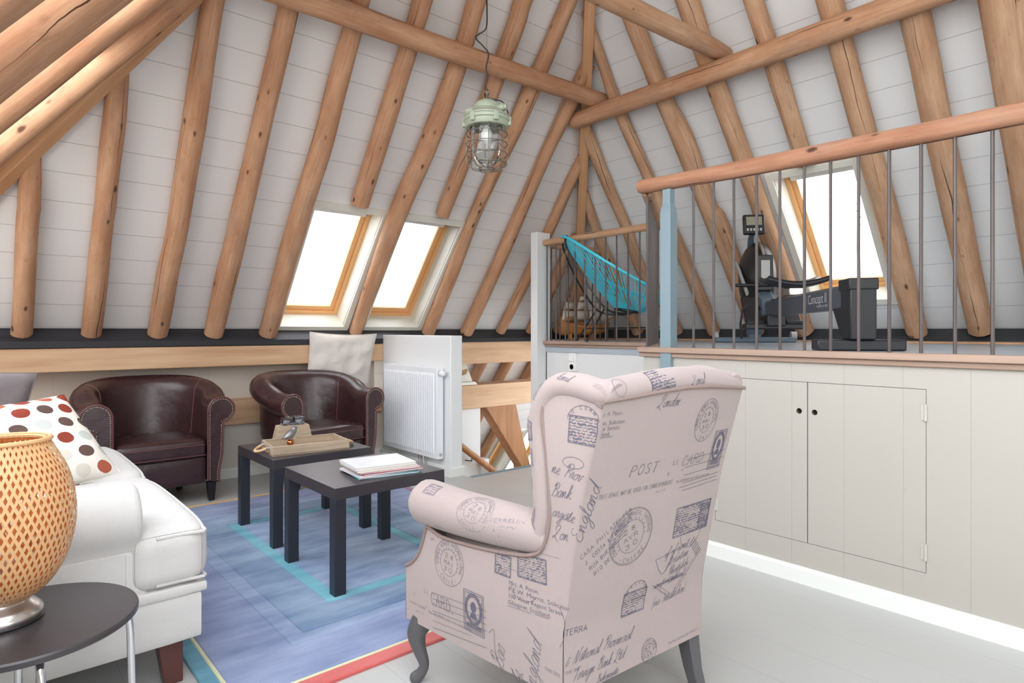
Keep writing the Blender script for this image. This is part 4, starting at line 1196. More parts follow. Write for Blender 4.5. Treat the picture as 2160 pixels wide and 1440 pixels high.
CAP = {
 'A': [[(0, 0), (.5, 1), (1, 0)], [(.2, .38), (.8, .38)]], 'B': [[(0, 0), (0, 1), (.6, 1), (.8, .78), (.6, .53), (0, .53)], [(.6, .53), (.9, .27), (.65, 0), (0, 0)]],
 'C': [[(.95, .82), (.7, 1), (.35, 1), (.05, .7), (.05, .3), (.35, 0), (.7, 0), (.95, .18)]], 'D': [[(0, 0), (0, 1), (.5, 1), (.9, .75), (.9, .25), (.5, 0), (0, 0)]],
 'E': [[(.85, 0), (0, 0), (0, 1), (.85, 1)], [(0, .52), (.65, .52)]], 'F': [[(0, 0), (0, 1), (.85, 1)], [(0, .52), (.65, .52)]],
 'G': [[(.95, .82), (.7, 1), (.35, 1), (.05, .7), (.05, .3), (.35, 0), (.7, 0), (.95, .2), (.95, .45), (.6, .45)]], 'H': [[(0, 0), (0, 1)], [(.9, 0), (.9, 1)], [(0, .5), (.9, .5)]],
 'I': [[(.4, 0), (.4, 1)]], 'J': [[(.7, 1), (.7, .2), (.5, 0), (.2, 0), (.05, .2)]], 'K': [[(0, 0), (0, 1)], [(.9, 1), (0, .45)], [(.3, .6), (.9, 0)]], 'L': [[(0, 1), (0, 0), (.8, 0)]],
 'M': [[(0, 0), (.08, 1), (.5, .2), (.92, 1), (1, 0)]], 'N': [[(0, 0), (0, 1), (.9, 0), (.9, 1)]], 'O': [[(.35, 0), (.05, .3), (.05, .7), (.35, 1), (.65, 1), (.95, .7), (.95, .3), (.65, 0), (.35, 0)]],
 'P': [[(0, 0), (0, 1), (.65, 1), (.9, .75), (.65, .48), (0, .48)]], 'Q': [[(.35, 0), (.05, .3), (.05, .7), (.35, 1), (.65, 1), (.95, .7), (.95, .3), (.65, 0), (.35, 0)], [(.6, .25), (1, -.1)]],
 'R': [[(0, 0), (0, 1), (.65, 1), (.9, .75), (.65, .5), (0, .5)], [(.5, .5), (.95, 0)]], 'S': [[(.85, .85), (.6, 1), (.3, 1), (.08, .8), (.25, .57), (.65, .45), (.88, .22), (.65, 0), (.3, 0), (.05, .15)]],
 'T': [[(.45, 0), (.45, 1)], [(0, 1), (.9, 1)]], 'U': [[(0, 1), (0, .25), (.3, 0), (.6, 0), (.9, .25), (.9, 1)]], 'V': [[(0, 1), (.45, 0), (.9, 1)]], 'W': [[(0, 1), (.25, 0), (.5, .8), (.75, 0), (1, 1)]],
 'X': [[(0, 0), (.9, 1)], [(0, 1), (.9, 0)]], 'Y': [[(0, 1), (.45, .5), (.9, 1)], [(.45, .5), (.45, 0)]], 'Z': [[(0, 1), (.9, 1), (0, 0), (.9, 0)]],
 '0': [[(.35, 0), (.1, .3), (.1, .7), (.35, 1), (.6, 1), (.85, .7), (.85, .3), (.6, 0), (.35, 0)]], '1': [[(.2, .8), (.5, 1), (.5, 0)]], '2': [[(.1, .8), (.35, 1), (.7, .95), (.8, .7), (.1, 0), (.85, 0)]],
 '3': [[(.1, .9), (.4, 1), (.8, .8), (.65, .55), (.4, .53)], [(.65, .53), (.85, .25), (.5, 0), (.08, .1)]], '5': [[(.8, 1), (.2, 1), (.15, .58), (.5, .62), (.82, .35), (.55, 0), (.1, .08)]], '8': [[(.45, .53), (.15, .75), (.45, 1), (.75, .75), (.45, .53), (.1, .25), (.45, 0), (.8, .25), (.45, .53)]],
 '&': [[(.9, .1), (.2, .8), (.4, 1), (.6, .8), (.1, .25), (.35, 0), (.85, .4)]], '.': [[(.1, 0), (.18, .06)]], '-': [[(.1, .5), (.6, .5)]], ',': [[(.15, .05), (.05, -.15)]],
}
_tc = {}
def glyphs(s, font_shear=0):
    key = (s, font_shear)
    if key not in _tc:
        cu = bpy.data.curves.new('t', 'FONT'); cu.body = s; cu.size = 1; cu.shear = font_shear; cu.resolution_u = 2; cu.offset = -.012
        ob = bpy.data.objects.new('t', cu); COL.objects.link(ob)
        dg = bpy.context.evaluated_depsgraph_get(); dg.update()
        me = bpy.data.meshes.new_from_object(ob.evaluated_get(dg))
        vs = [(v.co.x, v.co.y) for v in me.vertices]; fs = [tuple(p.vertices) for p in me.polygons]
        bpy.data.objects.remove(ob); bpy.data.curves.remove(cu); bpy.data.meshes.remove(me)
        _tc[key] = (vs, fs)
    return _tc[key]
class Ink:
    """2d print: list of (verts, faces, material index)"""
    def __init__(s): s.parts = []
    def text(s, t, x, y, size, rot=0, shear=0, m=1, width=None, sx=1):
        vs, fs = glyphs(t, shear)
        if not vs: return
        w = max(v[0] for v in vs)
        if width: sx = width/(w*size)
        c, q = math.cos(rot), math.sin(rot)
        s.parts.append(([(x+(a*size*sx)*c-(b*size)*q, y+(a*size*sx)*q+(b*size)*c) for a, b in vs], fs, m))
    def caps(s, t, x, y, size, rot=0, shear=0, m=1, width=None, w=.0011, serif=False):
        """thin capitals; size = cap height"""
        n = sum(.85 if c == ' ' else 1 for c in t)
        adv = (width/(n*1.0)) if width else size*.95
        gl = adv*.72; c, q = math.cos(rot), math.sin(rot)
        for ch in t:
            if ch == ' ': x += adv*.85*c; y += adv*.85*q; continue
            for st in CAP.get(ch.upper(), CAP['O']):
                P = []
                for (a0, b0), (a1, b1) in zip(st, st[1:]):
                    for k in range(2): P.append((lerp(a0, a1, k/2), lerp(b0, b1, k/2)))
                P.append(st[-1])
                s.stroke([(x+(a*gl+shear*b*size)*c-b*size*q, y+(a*gl+shear*b*size)*q+b*size*c) for a, b in P], w, m)
                if serif:
                    for a, b in (st[0], st[-1]):
                        if b in (0, 1): s.stroke([(x+(a*gl+shear*b*size+d*size)*c-b*size*q, y+(a*gl+shear*b*size+d*size)*q+b*size*c) for d in (-.09, .09)], w*.9, m)
            x += adv*c; y += adv*q
    def stroke(s, pts, w, m=1, closed=False):
        vs, fs = [], []; n = len(pts)
        for i in range(n):
            a = pts[(i-1) % n] if closed else pts[max(i-1, 0)]; b = pts[(i+1) % n] if closed else pts[min(i+1, n-1)]
            d = math.hypot(b[0]-a[0], b[1]-a[1]) or 1
            nx, ny = -(b[1]-a[1])/d*w/2, (b[0]-a[0])/d*w/2
            vs += [(pts[i][0]+nx, pts[i][1]+ny), (pts[i][0]-nx, pts[i][1]-ny)]
        for i in range(n if closed else n-1):
            j = (i+1) % n
            fs.append((2*i, 2*i+1, 2*j+1, 2*j))
        s.parts.append((vs, fs, m))
    def line(s, x0, y0, x1, y1, w=.0011, m=1): s.stroke([(lerp(x0, x1, k/6), lerp(y0, y1, k/6)) for k in range(7)], w, m)
    def script(s, t, x, y, h, rot=0, slant=.35, w=.0013, m=1):
        w *= .8
        c, q = math.cos(rot), math.sin(rot)
        for ch in t:
            if ch == ' ': x += .8*h*c; y += .8*h*q; continue
            adv, P = HW.get(ch, HW['u'])
            P = catmull([(a+slant*b, b) for a, b in P], 4)
            s.stroke([(x+(a*c-b*q)*h, y+(a*q+b*c)*h) for a, b in P], w, m)
            if ch == 'i': s.stroke([(x+((.62)*c-1.35*q)*h, y+(.62*q+1.35*c)*h), (x+(.66*c-1.42*q)*h, y+(.66*q+1.42*c)*h)], w*1.4, m)
            if ch == 't': s.stroke([(x+(.15*c-1.2*q)*h, y+(.15*q+1.2*c)*h), (x+(.95*c-1.3*q)*h, y+(.95*q+1.3*c)*h)], w, m)
            x += adv*h*c; y += adv*h*q
        return x, y
    def ring(s, cx, cy, rx, ry, w=.0011, m=1, a0=0, a1=2*PI):
        n = 40
        full = abs(a1-a0-2*PI) < 1e-6
        P = [(cx+rx*math.cos(lerp(a0, a1, k/n)), cy+ry*math.sin(lerp(a0, a1, k/n))) for k in range(n if full else n+1)]
        s.stroke(P, w, m, closed=full)
    def arc(s, t, cx, cy, rx, ry, size, a0, a1, m=1, inside=False):
        """letters along an ellipse from angle a0 to a1"""
        n = len(t)
        for i, ch in enumerate(t):
            if ch == ' ': continue
            a = lerp(a0, a1, (i+.5)/n)
            rot = a-PI/2 if a1 < a0 else a+PI/2
            px, py = cx+rx*math.cos(a), cy+ry*math.sin(a)
            s.caps(ch, px-.3*size*math.cos(rot), py-.3*size*math.sin(rot), size*.8, rot, 0, m, width=size*.72, w=.0009)
    def block(s, x, y, w, h, m=1, rot=0, seed=0, dens=11):
        """engraved stamp: frame plus hatched texture"""
        c, q = math.cos(rot), math.sin(rot)
        def T(a, b): return (x+a*c-b*q, y+a*q+b*c)
        R_ = random.Random(seed)
        for a0, b0, a1, b1 in ((0, 0, w, 0), (0, h, w, h), (0, 0, 0, h), (w, 0, w, h)):
            s.stroke([T(lerp(a0, a1, k/5), lerp(b0, b1, k/5)) for k in range(6)], .002, m)
        for k in range(dens):
            b = h*(k+.5)/dens; a = 0
            while a < w*.97:
                L = R_.uniform(.006, .026); g = R_.uniform(.001, .006)
                e = min(a+L, w)
                s.stroke([T(lerp(a, e, j/4), b+.0015*math.sin(j*1.9+k+8*a/w)) for j in range(5)], h/dens*R_.uniform(.15, .62)*(.55+.45*math.sin(3.1*a/w+k*.6)**2), m)
                a = e+g
    def postmark(s, cx, cy, rx, ry, m=1, rot=0, top='CORREO AEREO INTERNACIONAL', bot='CHILE', mid=('28', 'MAI', '30'), sz=.011):
        s.ring(cx, cy, rx, ry, .0011, m); s.ring(cx, cy, rx*.58, ry*.58, .0009, m)
        s.arc(top, cx, cy, rx*.76, ry*.76, sz, rot+PI*1.12, rot-PI*.12, m)
        s.arc('-'+bot+'-', cx, cy, rx*.92, ry*.92, sz*1.1, rot+PI*1.22, rot+PI*1.78, m)
        for k, t in enumerate(mid):
            dy = (.26-.29*k)*ry
            s.caps(t, cx-rx*.34*math.cos(rot)-dy*math.sin(rot), cy-rx*.34*math.sin(rot)+dy*math.cos(rot)-sz*.4, sz*.95, rot, 0, m, width=rx*.74, w=.0011)
        for k in range(14):
            a = rot+PI*(1.1-1.2*k/13)
            s.stroke([(cx+rx*.6*math.cos(a), cy+ry*.6*math.sin(a)), (cx+rx*.68*math.cos(a), cy+ry*.68*math.sin(a))], .0012, m)
    def portrait(s, x, y, w, h, m=1):
        """postage stamp with an oval and a plain head shape"""
        for i in (0, .006):
            for a0, b0, a1, b1 in ((i, i, w-i, i), (i, h-i, w-i, h-i), (i, i, i, h-i), (w-i, i, w-i, h-i)): s.line(x+a0, y+b0, x+a1, y+b1, .0016, m)
        cx, cy = x+w/2, y+h*.58
        for k in range(5): s.ring(cx, cy, w*(.33+.02*k), h*(.30+.02*k), .0012, m)
        n = 18
        s.parts.append(([(cx+w*.13*math.cos(2*PI*k/n), cy+h*.06+h*.13*math.sin(2*PI*k/n)) for k in range(n)], [tuple(range(n))], m))
        s.parts.append(([(cx-w*.2, cy-h*.22), (cx+w*.2, cy-h*.22), (cx+w*.09, cy-h*.08), (cx-w*.09, cy-h*.08)], [(0, 1, 2, 3)], m))
        for k in range(4): s.line(x+.01, y+.012+.004*k, x+w-.01, y+.012+.004*k, .0022, m)
        for k in range(12):
            a = PI*k/11; s.line(cx+w*.42*math.cos(a), cy+h*.37*math.sin(a), cx+w*.47*math.cos(a), cy+h*.42*math.sin(a), .0016, m)
    def put(s, mb, fn, off=2):
        """map on a surface fn(x,y)->3d and add to a mesh (material index = m)"""
        for vs, fs, m in s.parts:
            i0 = len(mb.v)
            for a, b in vs: mb.v.append(tuple(fn(a, b)))
            for f in fs: mb.face([i0+k for k in f], None, m)

# --- geometry measured in the chair's own frame: l to its right, f forwards, z up
BT = [(0, 0), (.37, 0), (.456, .018), (.588, .044), (.728, .074), (.951, .1375), (1.05, .165)]
def bz(z): return table(BT, z)
wing = thing('wing_chair', 'tall wing armchair in taupe cloth printed with postmarks and handwriting, turned away', 'armchair', (1.3914, 1.0645, 0), math.atan2(-.055, .9985))
def hw(f): return .283+.143*max(-.15, f)            # half width of the sides
def side_pt(sg, f, z, o=0): return V((sg*(hw(f)+o), f, z))
def back_pt(l, z, o=0):
    e = min(1, abs(l)/.283)
    return V((l, -bz(z)-.012*(1-e*e)*smooth((z-.2)/.3)-o, z))
TOPZ = [(-.29, .952), (-.2, .958), (-.1, .966), (0, .971), (.1, .968), (.2, .96), (.29, .952)]
# outer back panel with its print
mb = MB(); 
def bfn(u, v):
    l = lerp(-.283, .283, u); z = lerp(.2, table(TOPZ, l), v)
    return back_pt(l, z)
mb.grid(bfn, 24, 30, uvs=(.57, .76))
I = Ink()
I.script('London', -.10, .925, .0155, .0, .5, .0014)
I.postmark(.127, .873, .05, .060, rot=.12, bot='CHI', sz=.011)
I.portrait(.192, .722, .064, .112)
I.text('s. A. Paton,', -.279, .917, .0155, 0, 0, 2, sx=.9)
for t, x, y in (('in, Solicitor.', -.275, .895), ('st Street,', -.273, .8815), ('land.', -.273, .868)): I.text(t, x, y, .0155, 0, 0, 1)
I.line(-.275, .865, -.235, .865)
I.caps('POST', -.145, .752, .0265, 0, .25, 1, width=.108, w=.0013, serif=True)
I.caps('LL', .020, .760, .014, 0, .2, 1, width=.03); I.caps('CARD', .058, .752, .0265, 0, .25, 1, width=.104, w=.0013, serif=True)
for k in range(5):
    z = .772-.0225*k
    I.line(.077+.002*k, z-.005, .272-.003*k, z, .0011)
I.line(.071, .688, .255, .694, .0012)
I.caps('THIS SPACE MAY BE USED FOR CORRESPONDENCE', -.238, .706, .0105, 0, .15, 1, width=.275, w=.0008, serif=True)
I.text('The ADDRESS only to be written here', .05, .704, .011, 0, .15, 1, width=.16); I.text('wed 1 / 6"', -.03, .690, .010, 0, .2, 2); I.text('R.', .005, .732, .012, 0, .2, 1); I.text('U', .065, .735, .012, 0, .2, 1)
I.script('England', -.272, .600, .0245, 1.30, .3, .0017)
I.postmark(-.096, .584, .078, .078, rot=.35, top='CORREO AEREO BRASIL INTERNO', bot='CHIFRE', mid=('28', 'AVR', '30'), sz=.0145)
I.ring(-.096, .584, .075, .075, .0007)
for k, (t, w) in enumerate((('CASA PHILATELICA', .185), ('J. COSTA & FERRELIN', .17), ('Rua Buenos', .10), ('RIO DE', .06))):
    I.caps(t, -.262+.018*k, .556-.018*k, .0118, .60, 0, 1, width=w, w=.001)
for k in range(6): I.line(-.165+.002*k, .585+.011*k-.02, -.12+.002*k, .616+.011*k-.02, .0012)
I.block(.083, .540, .168, .086, 1, 0, 3, 12); I.block(.20, .546, .05, .08, 1, 0, 8, 13); I.ring(.17, .545, .05, .05, .0011, 1, PI*1.05, PI*1.95)
I.stroke(catmull([(.022, .490), (.06, .44), (.09, .462), (.13, .49)], 5), .0011); I.stroke([(.022, .490), (.13, .503)], .0011)
I.stroke([(.03, .414), (.128, .348), (.24, .470)], .0014); I.stroke([(.045, .414), (.128, .360), (.225, .465)], .0009); I.stroke([(.05, .41), (.19, .405)], .001)
for k, (t, x, y, h) in enumerate((('uf Sf Romit', .06, .487, .013), ('ft Cuntain', .08, .458, .013), ('Phuntuluby', .09, .425, .012), ('munuficunt mulul', .04, .399, .0085), ('uunununul', .10, .40, .010))):
    I.script(t, x, y, h, .12, .5, .0011)
for k in range(7): I.line(.175+.008*k, .50-.008*k, .195+.008*k, .52-.008*k, .002)
I.block(-.083, .352, .090, .066, 1, 0, 5, 9); I.ring(-.037, .405, .043, .040, .0011, 1, 0, PI); I.arc('TELCOM', -.037, .405, .035, .032, .011, PI*.9, PI*.1); I.text('30', -.045, .374, .017, 0, 0, 0)
I.script('(via Interlachen)', .042, .344, .0128, .06, .5, .0011)
I.caps('TERRA', -.279, .359, .0148, -.06, 0, 1, width=.076, w=.0019)
I.script('& National Provincial', -.282, .283, .0152, .0, .5, .0013)
I.script('Foreign Bank Ltd', -.255, .238, .0142, .0, .5, .0013); I.script('Bishopsgate', -.17, .204, .010, .0, .5, .0011)
I.postmark(.038, .224, .032, .034, rot=.3, top='BRUXELLES NORD', bot='RIX', mid=('20', 'X', '35'), sz=.007)
I.text('THIS SPACE MAY', .12, .214, .009, .02, .15, 2, width=.14); I.text('THIS SPA', -.281, .262, .013, -.05, 0, 2, width=.05)
I.put(mb, lambda a, b: back_pt(a, b, .0012))
mb.build('back_panel', [M['cloth'], M['ink'], M['ink2']], wing, angle=60)
# side panels (lower side and wing in one cloth), printed on the left
OUT = [(.005, .2), (.64, .2), (.642, .367), (.606, .388), (.576, .42), (.556, .46), (.543, .497), (.5316, .514), (.485, .502), (.439, .4986), (.34, .503), (.2377, .512), (.15, .524), (.105, .535),
       (.075, .552), (.055, .59), (.043, .65), (.046, .72), (.053, .80), (.064, .87), (.068, .915), (.056, .945), (.03, .962), (.002, .967), (-.04, .965), (-.085, .956), (-.13, .952), (-.1375, .951), (-.106, .84), (-.074, .728), (-.044, .588), (-.018, .456), (0, .37)]
for sg in (-1, 1):
    mb = MB()
    def bow(f, z): return .010*math.exp(-((f-.3)/.25)**2-((z-.35)/.12)**2) + .008*math.exp(-(f/.08)**2-((z-.8)/.14)**2)
    poly = OUT
    # triangulated outline with inner support points
    tri = tessellate_polygon([[V((a, b, 0)) for a, b in poly]])
    bm = bmesh.new(); vv = [bm.verts.new((a, b, 0)) for a, b in poly]
    for t in tri: bm.faces.new([vv[k] for k in t])
    bmesh.ops.recalc_face_normals(bm, faces=bm.faces)
    bmesh.ops.subdivide_edges(bm, edges=bm.edges, cuts=3, use_grid_fill=True)
    bmesh.ops.triangulate(bm, faces=bm.faces)
    bm.verts.ensure_lookup_table(); bm.verts.index_update()
    base = [mb.vert(side_pt(sg, v.co.x, v.co.y, bow(v.co.x, v.co.y))) for v in bm.verts]
    for f in bm.faces:
        q = [base[v.index] for v in f.verts]; uv = [(v.co.x, v.co.y) for v in f.verts]
        n = (V(mb.v[q[1]])-V(mb.v[q[0]])).cross(V(mb.v[q[2]])-V(mb.v[q[0]]))
        if n.x*sg < 0: q.reverse(); uv.reverse()
        mb.face(q, uv)
    bm.free()
    if sg < 0:
        I = Ink()                     # x to the right as seen = -f
        I.postmark(-.427, .432, .066, .066, rot=-.1, bot='CHILE', sz=.0135)
        I.caps('LL', -.545, .31, .014, 0, .1, 2, width=.03); I.caps('CARD.', -.511, .288, .034, 0, 0, 1, width=.125, w=.0014, serif=True); I.text('R.', -.60, .285, .012, 0, 0, 2); I.text('U', -.54, .265, .012, 0, 0, 2)
        for k in range(4): I.line(-.504, .322-.0185*k, -.262, .342-.0185*k, .0011)
        I.line(-.504, .215, -.267, .237, .0012); I.line(-.504, .236, -.33, .250, .0009)
        I.text('The ADDRESS only to be written here.', -.525, .253, .011, .05, .1, 1, width=.2); I.text('POST CORR', -.62, .255, .011, .02, .1, 2, width=.08); I.text('wed 1 / 6"', -.59, .236, .010, .02, .2, 2)
        I.portrait(-.357, .262, .082, .116)
        I.block(-.236, .456, .058, .054, 1, .0, 11, 8); I.block(-.152, .468, .098, .062, 1, .04, 12, 10); I.ring(-.165, .43, .05, .05, .0009, 2, PI*.2, PI*.8); I.ring(-.13, .44, .045, .03, .0009, 1, PI, PI*1.9)
        for k, (t, w) in enumerate((('Mrs. A. Paton,', .105), ('F.E.W. Morris, Solicitor', .205), ('100 West Regent Street,', .185), ('Glasgow, Scotland.', .145))): I.text(t, -.183, .438-.0168*k, .0165, .035, 0, 1, width=w)
        I.line(-.185, .382, -.10, .386, .001); I.line(-.09, .388, -.045, .39, .001)
        I.script('Bao', -.205, .197, .024, 1.45, .3, .0016); I.stroke(catmull([(-.255, .285), (-.235, .30), (-.235, .25), (-.222, .21), (-.20, .19)], 4), .0011)
        I.script('England', -.095, .17, .026, 1.38, .3, .0017); I.script('ts', -.150, .185, .022, 1.2, .3, .0015)
        I.text('THIS SPA', -.06, .255, .014, -.02, 0, 2, width=.05)
        I.stroke(catmull([(-.012, .43), (.004, .40), (.004, .36), (-.01, .33)], 4), .001)
        # wing
        I.block(.02, .845, .080, .066, 1, -.05, 21, 9); I.ring(.062, .90, .045, .036, .0011, 1, 0, PI); I.arc('TO COMM', .062, .90, .036, .027, .012, PI*.95, PI*.15); I.text('30', .04, .856, .024, 0, 0, 0)
        I.script('ne Prov', -.034, .762, .0165, -.10, .4, .0014); I.ring(.035, .795, .030, .014, .001)
        I.script('Bank', -.036, .702, .017, .05, .5, .0014); I.script('orgate', -.036, .652, .0155, -.06, .45, .0014); I.script('Lon', -.034, .598, .017, .0, .4, .0014)
        I.text('on', -.52, .478, .018, 0, .2, 2); I.line(-.012, .55, -.1, .545, .0008, 2)
        I.put(mb, lambda a, b: side_pt(-1, -a, b, bow(-a, b)+.0012))
    mb.build('side_panel', [M['cloth'], M['ink'], M['ink2']], wing, angle=50)
    # piping round the wing, under the arm and down the front
    E2 = OUT[1:28]
    mb = MB(); mb.tube([side_pt(sg, f, z, .002) for f, z in catmull(E2[1:], 4)], .0052, 7); mb.build('piping', M['cpipe'], wing)
    # rolled wing
    W_ = OUT[13:28]
    P = []; 
    for i, (f, z) in enumerate(W_):
        a, b = W_[max(i-1, 0)], W_[min(i+1, len(W_)-1)]
        d = V((b[0]-a[0], b[1]-a[1])).normalized(); nx, nz = d.y, -d.x
        tp = smooth((z-.86)/.09); rr_ = lerp(.045, .034, tp); of = lerp(.038, .012, tp)
        P.append((sg*(hw(f)-rr_+.012), f+nx*of, z+nz*of, rr_ if 0 < i < len(W_)-1 else rr_*.85))
    P = [(P[0][0], P[0][1]+.03, P[0][2]-.03, .03)]+P
    Q = catmull(P, 4)
    mb = MB(); mb.tube([q[:3] for q in Q], [q[3] for q in Q], 16)
    I = Ink()
    if sg < 0:
        # print wrapped on the roll: x along the path, y round it
        Lq = [0]
        for a, b in zip(Q, Q[1:]): Lq.append(Lq[-1]+(V(b[:3])-V(a[:3])).length)
        def roll(a, b):
            d = max(0, min(Lq[-1]-1e-6, a))
            i = max(k for k in range(len(Q)-1) if Lq[k] <= d); f = (d-Lq[i])/(Lq[i+1]-Lq[i])
            c = V(Q[i][:3]).lerp(V(Q[i+1][:3]), f); t = (V(Q[i+1][:3])-V(Q[i][:3])).normalized(); r = lerp(Q[i][3], Q[i+1][3], f)+.0012
            o = V((sg, 0, 0)); o = (o-t*o.dot(t)).normalized(); n = t.cross(o)
            if n.dot(V((0, .5, 1)) if a > .38 else V((0, 1, 0))) < 0: n = -n
            th = b/r
            return c+(o*math.cos(th)+n*math.sin(th))*r
        I.block(.33, .0, .05, .055, 1, 0, 31, 8)
        for k, (t, a) in enumerate((('fullunu', .10), ('Rou', .20), ('buniul', .26))): I.script(t, a, .008+.012*(k % 2), .011, .3*(k % 2), .4, .0011)
        for k in range(5): I.ring(.12+.05*k, .03, .012, .010, .0008)
        I.script('hulm', .43, .010, .013, .3, .4, .0011); I.script('lunul', .51, .02, .011, -.2, .4, .0010)
        I.put(mb, roll)
    mb.build('wing_roll', [M['cloth'], M['ink'], M['ink2']], wing, angle=80)
    # arm roll
    P = [(sg*(hw(.02)-.06), .02, .565, .040), (sg*(hw(.10)-.045), .10, .578, .055), (sg*(hw(.25)-.035), .25, .578, .062), (sg*(hw(.42)-.03), .42, .576, .066), (sg*(hw(.55)-.03), .565, .578, .069), (sg*(hw(.58)-.03), .592, .578, .062), (sg*(hw(.58)-.03), .602, .578, .045)]
    Q2 = catmull(P, 5)
    mb = MB(); mb.tube([q[:3] for q in Q2], [q[3] for q in Q2], 22)
    if sg < 0:
        L2 = [q[1] for q in Q2]
        def armf(a, b):       # a = -f, b = height round the roll from its outermost line
            f = max(.03, min(.56, -a)); i = max(k for k in range(len(Q2)-1) if L2[k] <= f); g = (f-L2[i])/(L2[i+1]-L2[i]+1e-9)
            q = [lerp(x, y, g) for x, y in zip(Q2[i], Q2[i+1])]; r = q[3]+.0012; th = b/q[3]
            return V((q[0]-r*math.cos(th), q[1], q[2]+r*math.sin(th)))
        I = Ink(); I.postmark(-.30, .035, .062, .055, 2, rot=-.3, sz=.012)
        for k, t in enumerate(('FERRELIN', 'J COSTA', 'PHILATELICA')): I.text(t, -.235+.015*k, .018-.018*k, .016, .15, 0, 2, width=.11+.02*k)
        I.script('London', -.13, -.02, .020, .5, .3, .0015); I.block(-.53, .05, .05, .04, 2, 0, 41, 5); I.text('wed you', -.47, -.045, .012, .02, .2, 2)
        I.put(mb, armf)
    mb.build('arm_roll', [M['cloth'], M['ink'], M['ink2']], wing, angle=70)
    # inner side of the arm and wing
    mb = MB(); mb.softbox((sg*.255, .35, .40), (.04, .22, .15), .03, 6); mb.build('arm_body', M['cloth'], wing)
    mb = MB()
    def inw(u, v):
        z = lerp(.5, .95, v); f = lerp(-bz(z)+.02, .055, u)
        return V((sg*(hw(f)-.06+.01*math.sin(PI*u)), f, z))
    mb.grid(inw, 6, 8); mb.build('wing_lining', M['cloth'], wing)
    # front facing strip of the side
    mb = MB()
    def fs_(u, v):
        F = [(.642, .2), (.642, .367), (.606, .388), (.576, .42), (.556, .46), (.543, .497)]
        k = v*(len(F)-1); i = min(int(k), len(F)-2); f = lerp(F[i][0], F[i+1][0], k-i); z = lerp(F[i][1], F[i+1][1], k-i)
        return V((sg*(hw(f)-.09*u), f+.004, z))
    mb.grid(fs_, 2, 10); mb.build('front_panel', M['cloth'], wing)
# top roll of the back
P = [(l, -bz(z)+.026, z+.012, r) for l, z, r in ((-.276, .952, .026), (-.255, .954, .034), (-.12, .966, .037), (0, .972, .038), (.12, .967, .037), (.255, .954, .034), (.276, .952, .026))]
Q = catmull(P, 5); mb = MB(); mb.tube([q[:3] for q in Q], [q[3] for q in Q], 18)
def topf(a, b):
    z = table(TOPZ, a); r = .0388; th = b/r
    return V((a, -bz(z)+.026-r*math.cos(th), z+.012+r*math.sin(th)))
I = Ink(); I.block(-.13, -.012, .085, .062, 1, .1, 51, 8); I.ring(-.08, .03, .03, .022); I.script('Lonul', .02, -.008, .014, .1, .5, .0013); I.ring(-.24, .02, .02, .025, .001); I.put(mb, topf)
mb.build('top_roll', [M['cloth'], M['ink'], M['ink2']], wing, angle=80)
mb = MB(); mb.tube([back_pt(l, table(TOPZ, l), .002) for l in [(-.288+.576*k/30) for k in range(31)]], .0052, 7); mb.build('piping', M['cpipe'], wing)
# inner back, seat, apron
mb = MB(); mb.softbox((0, .052, .70), (.225, .05, .25), .045, 10, (0, .02, 0), M=Matrix.Translation((0, 0, 0)), warp=None)
for i, p in enumerate(mb.v): mb.v[i] = (p[0], p[1]-bz(p[2])*.9, p[2])
mb.build('inner_back', M['cloth'], wing, angle=80)
mb = MB(); mb.softbox((0, .33, .405), (.262, .285, .065), .045, 10, (0, 0, .018)); mb.build('seat_cushion', M['cloth'], wing, angle=80)
mb = MB(); mb.prism([(-.283, .005), (.283, .005), (.372, .64), (-.372, .64)], lambda a, b, t: (a, b, t), .2, .35); mb.build('seat_base', M['cloth'], wing, bevel=.006)
# legs: cabriole in front, plain splayed behind
for sg in (-1, 1):
    x, y = sg*.338, .60
    P = catmull([(x, y, .215, .034), (x+sg*.004, y+.004, .19, .035), (x+sg*.014, y+.014, .155, .031), (x+sg*.010, y+.008, .11, .0225), (x-sg*.002, y-.004, .06, .0165), (x+sg*.004, y+.004, .03, .017), (x+sg*.018, y+.018, .010, .020), (x+sg*.024, y+.024, .003, .014)], 5)
    mb = MB(); mb.tube([q[:3] for q in P], [q[3] for q in P], 14); mb.build('leg', M['cleg'], wing, angle=60)
    mb = MB(); Pq = []
    for z, h, dy, dx in ((0, .017, -.045, .012), (.10, .020, -.018, .004), (.205, .025, 0, 0)):
        Pq.append([mb.vert((sg*(.253+dx)+a*h, .032+dy+b*h, z)) for a, b in ((-1, -1), (1, -1), (1, 1), (-1, 1))])
    for a, b in zip(Pq, Pq[1:]):
        for k in range(4): mb.face([a[k], a[(k+1) % 4], b[(k+1) % 4], b[k]])
    mb.face(list(reversed(Pq[0]))); mb.face(Pq[-1]); mb.build('leg', M['cleg'], wing, bevel=.002)
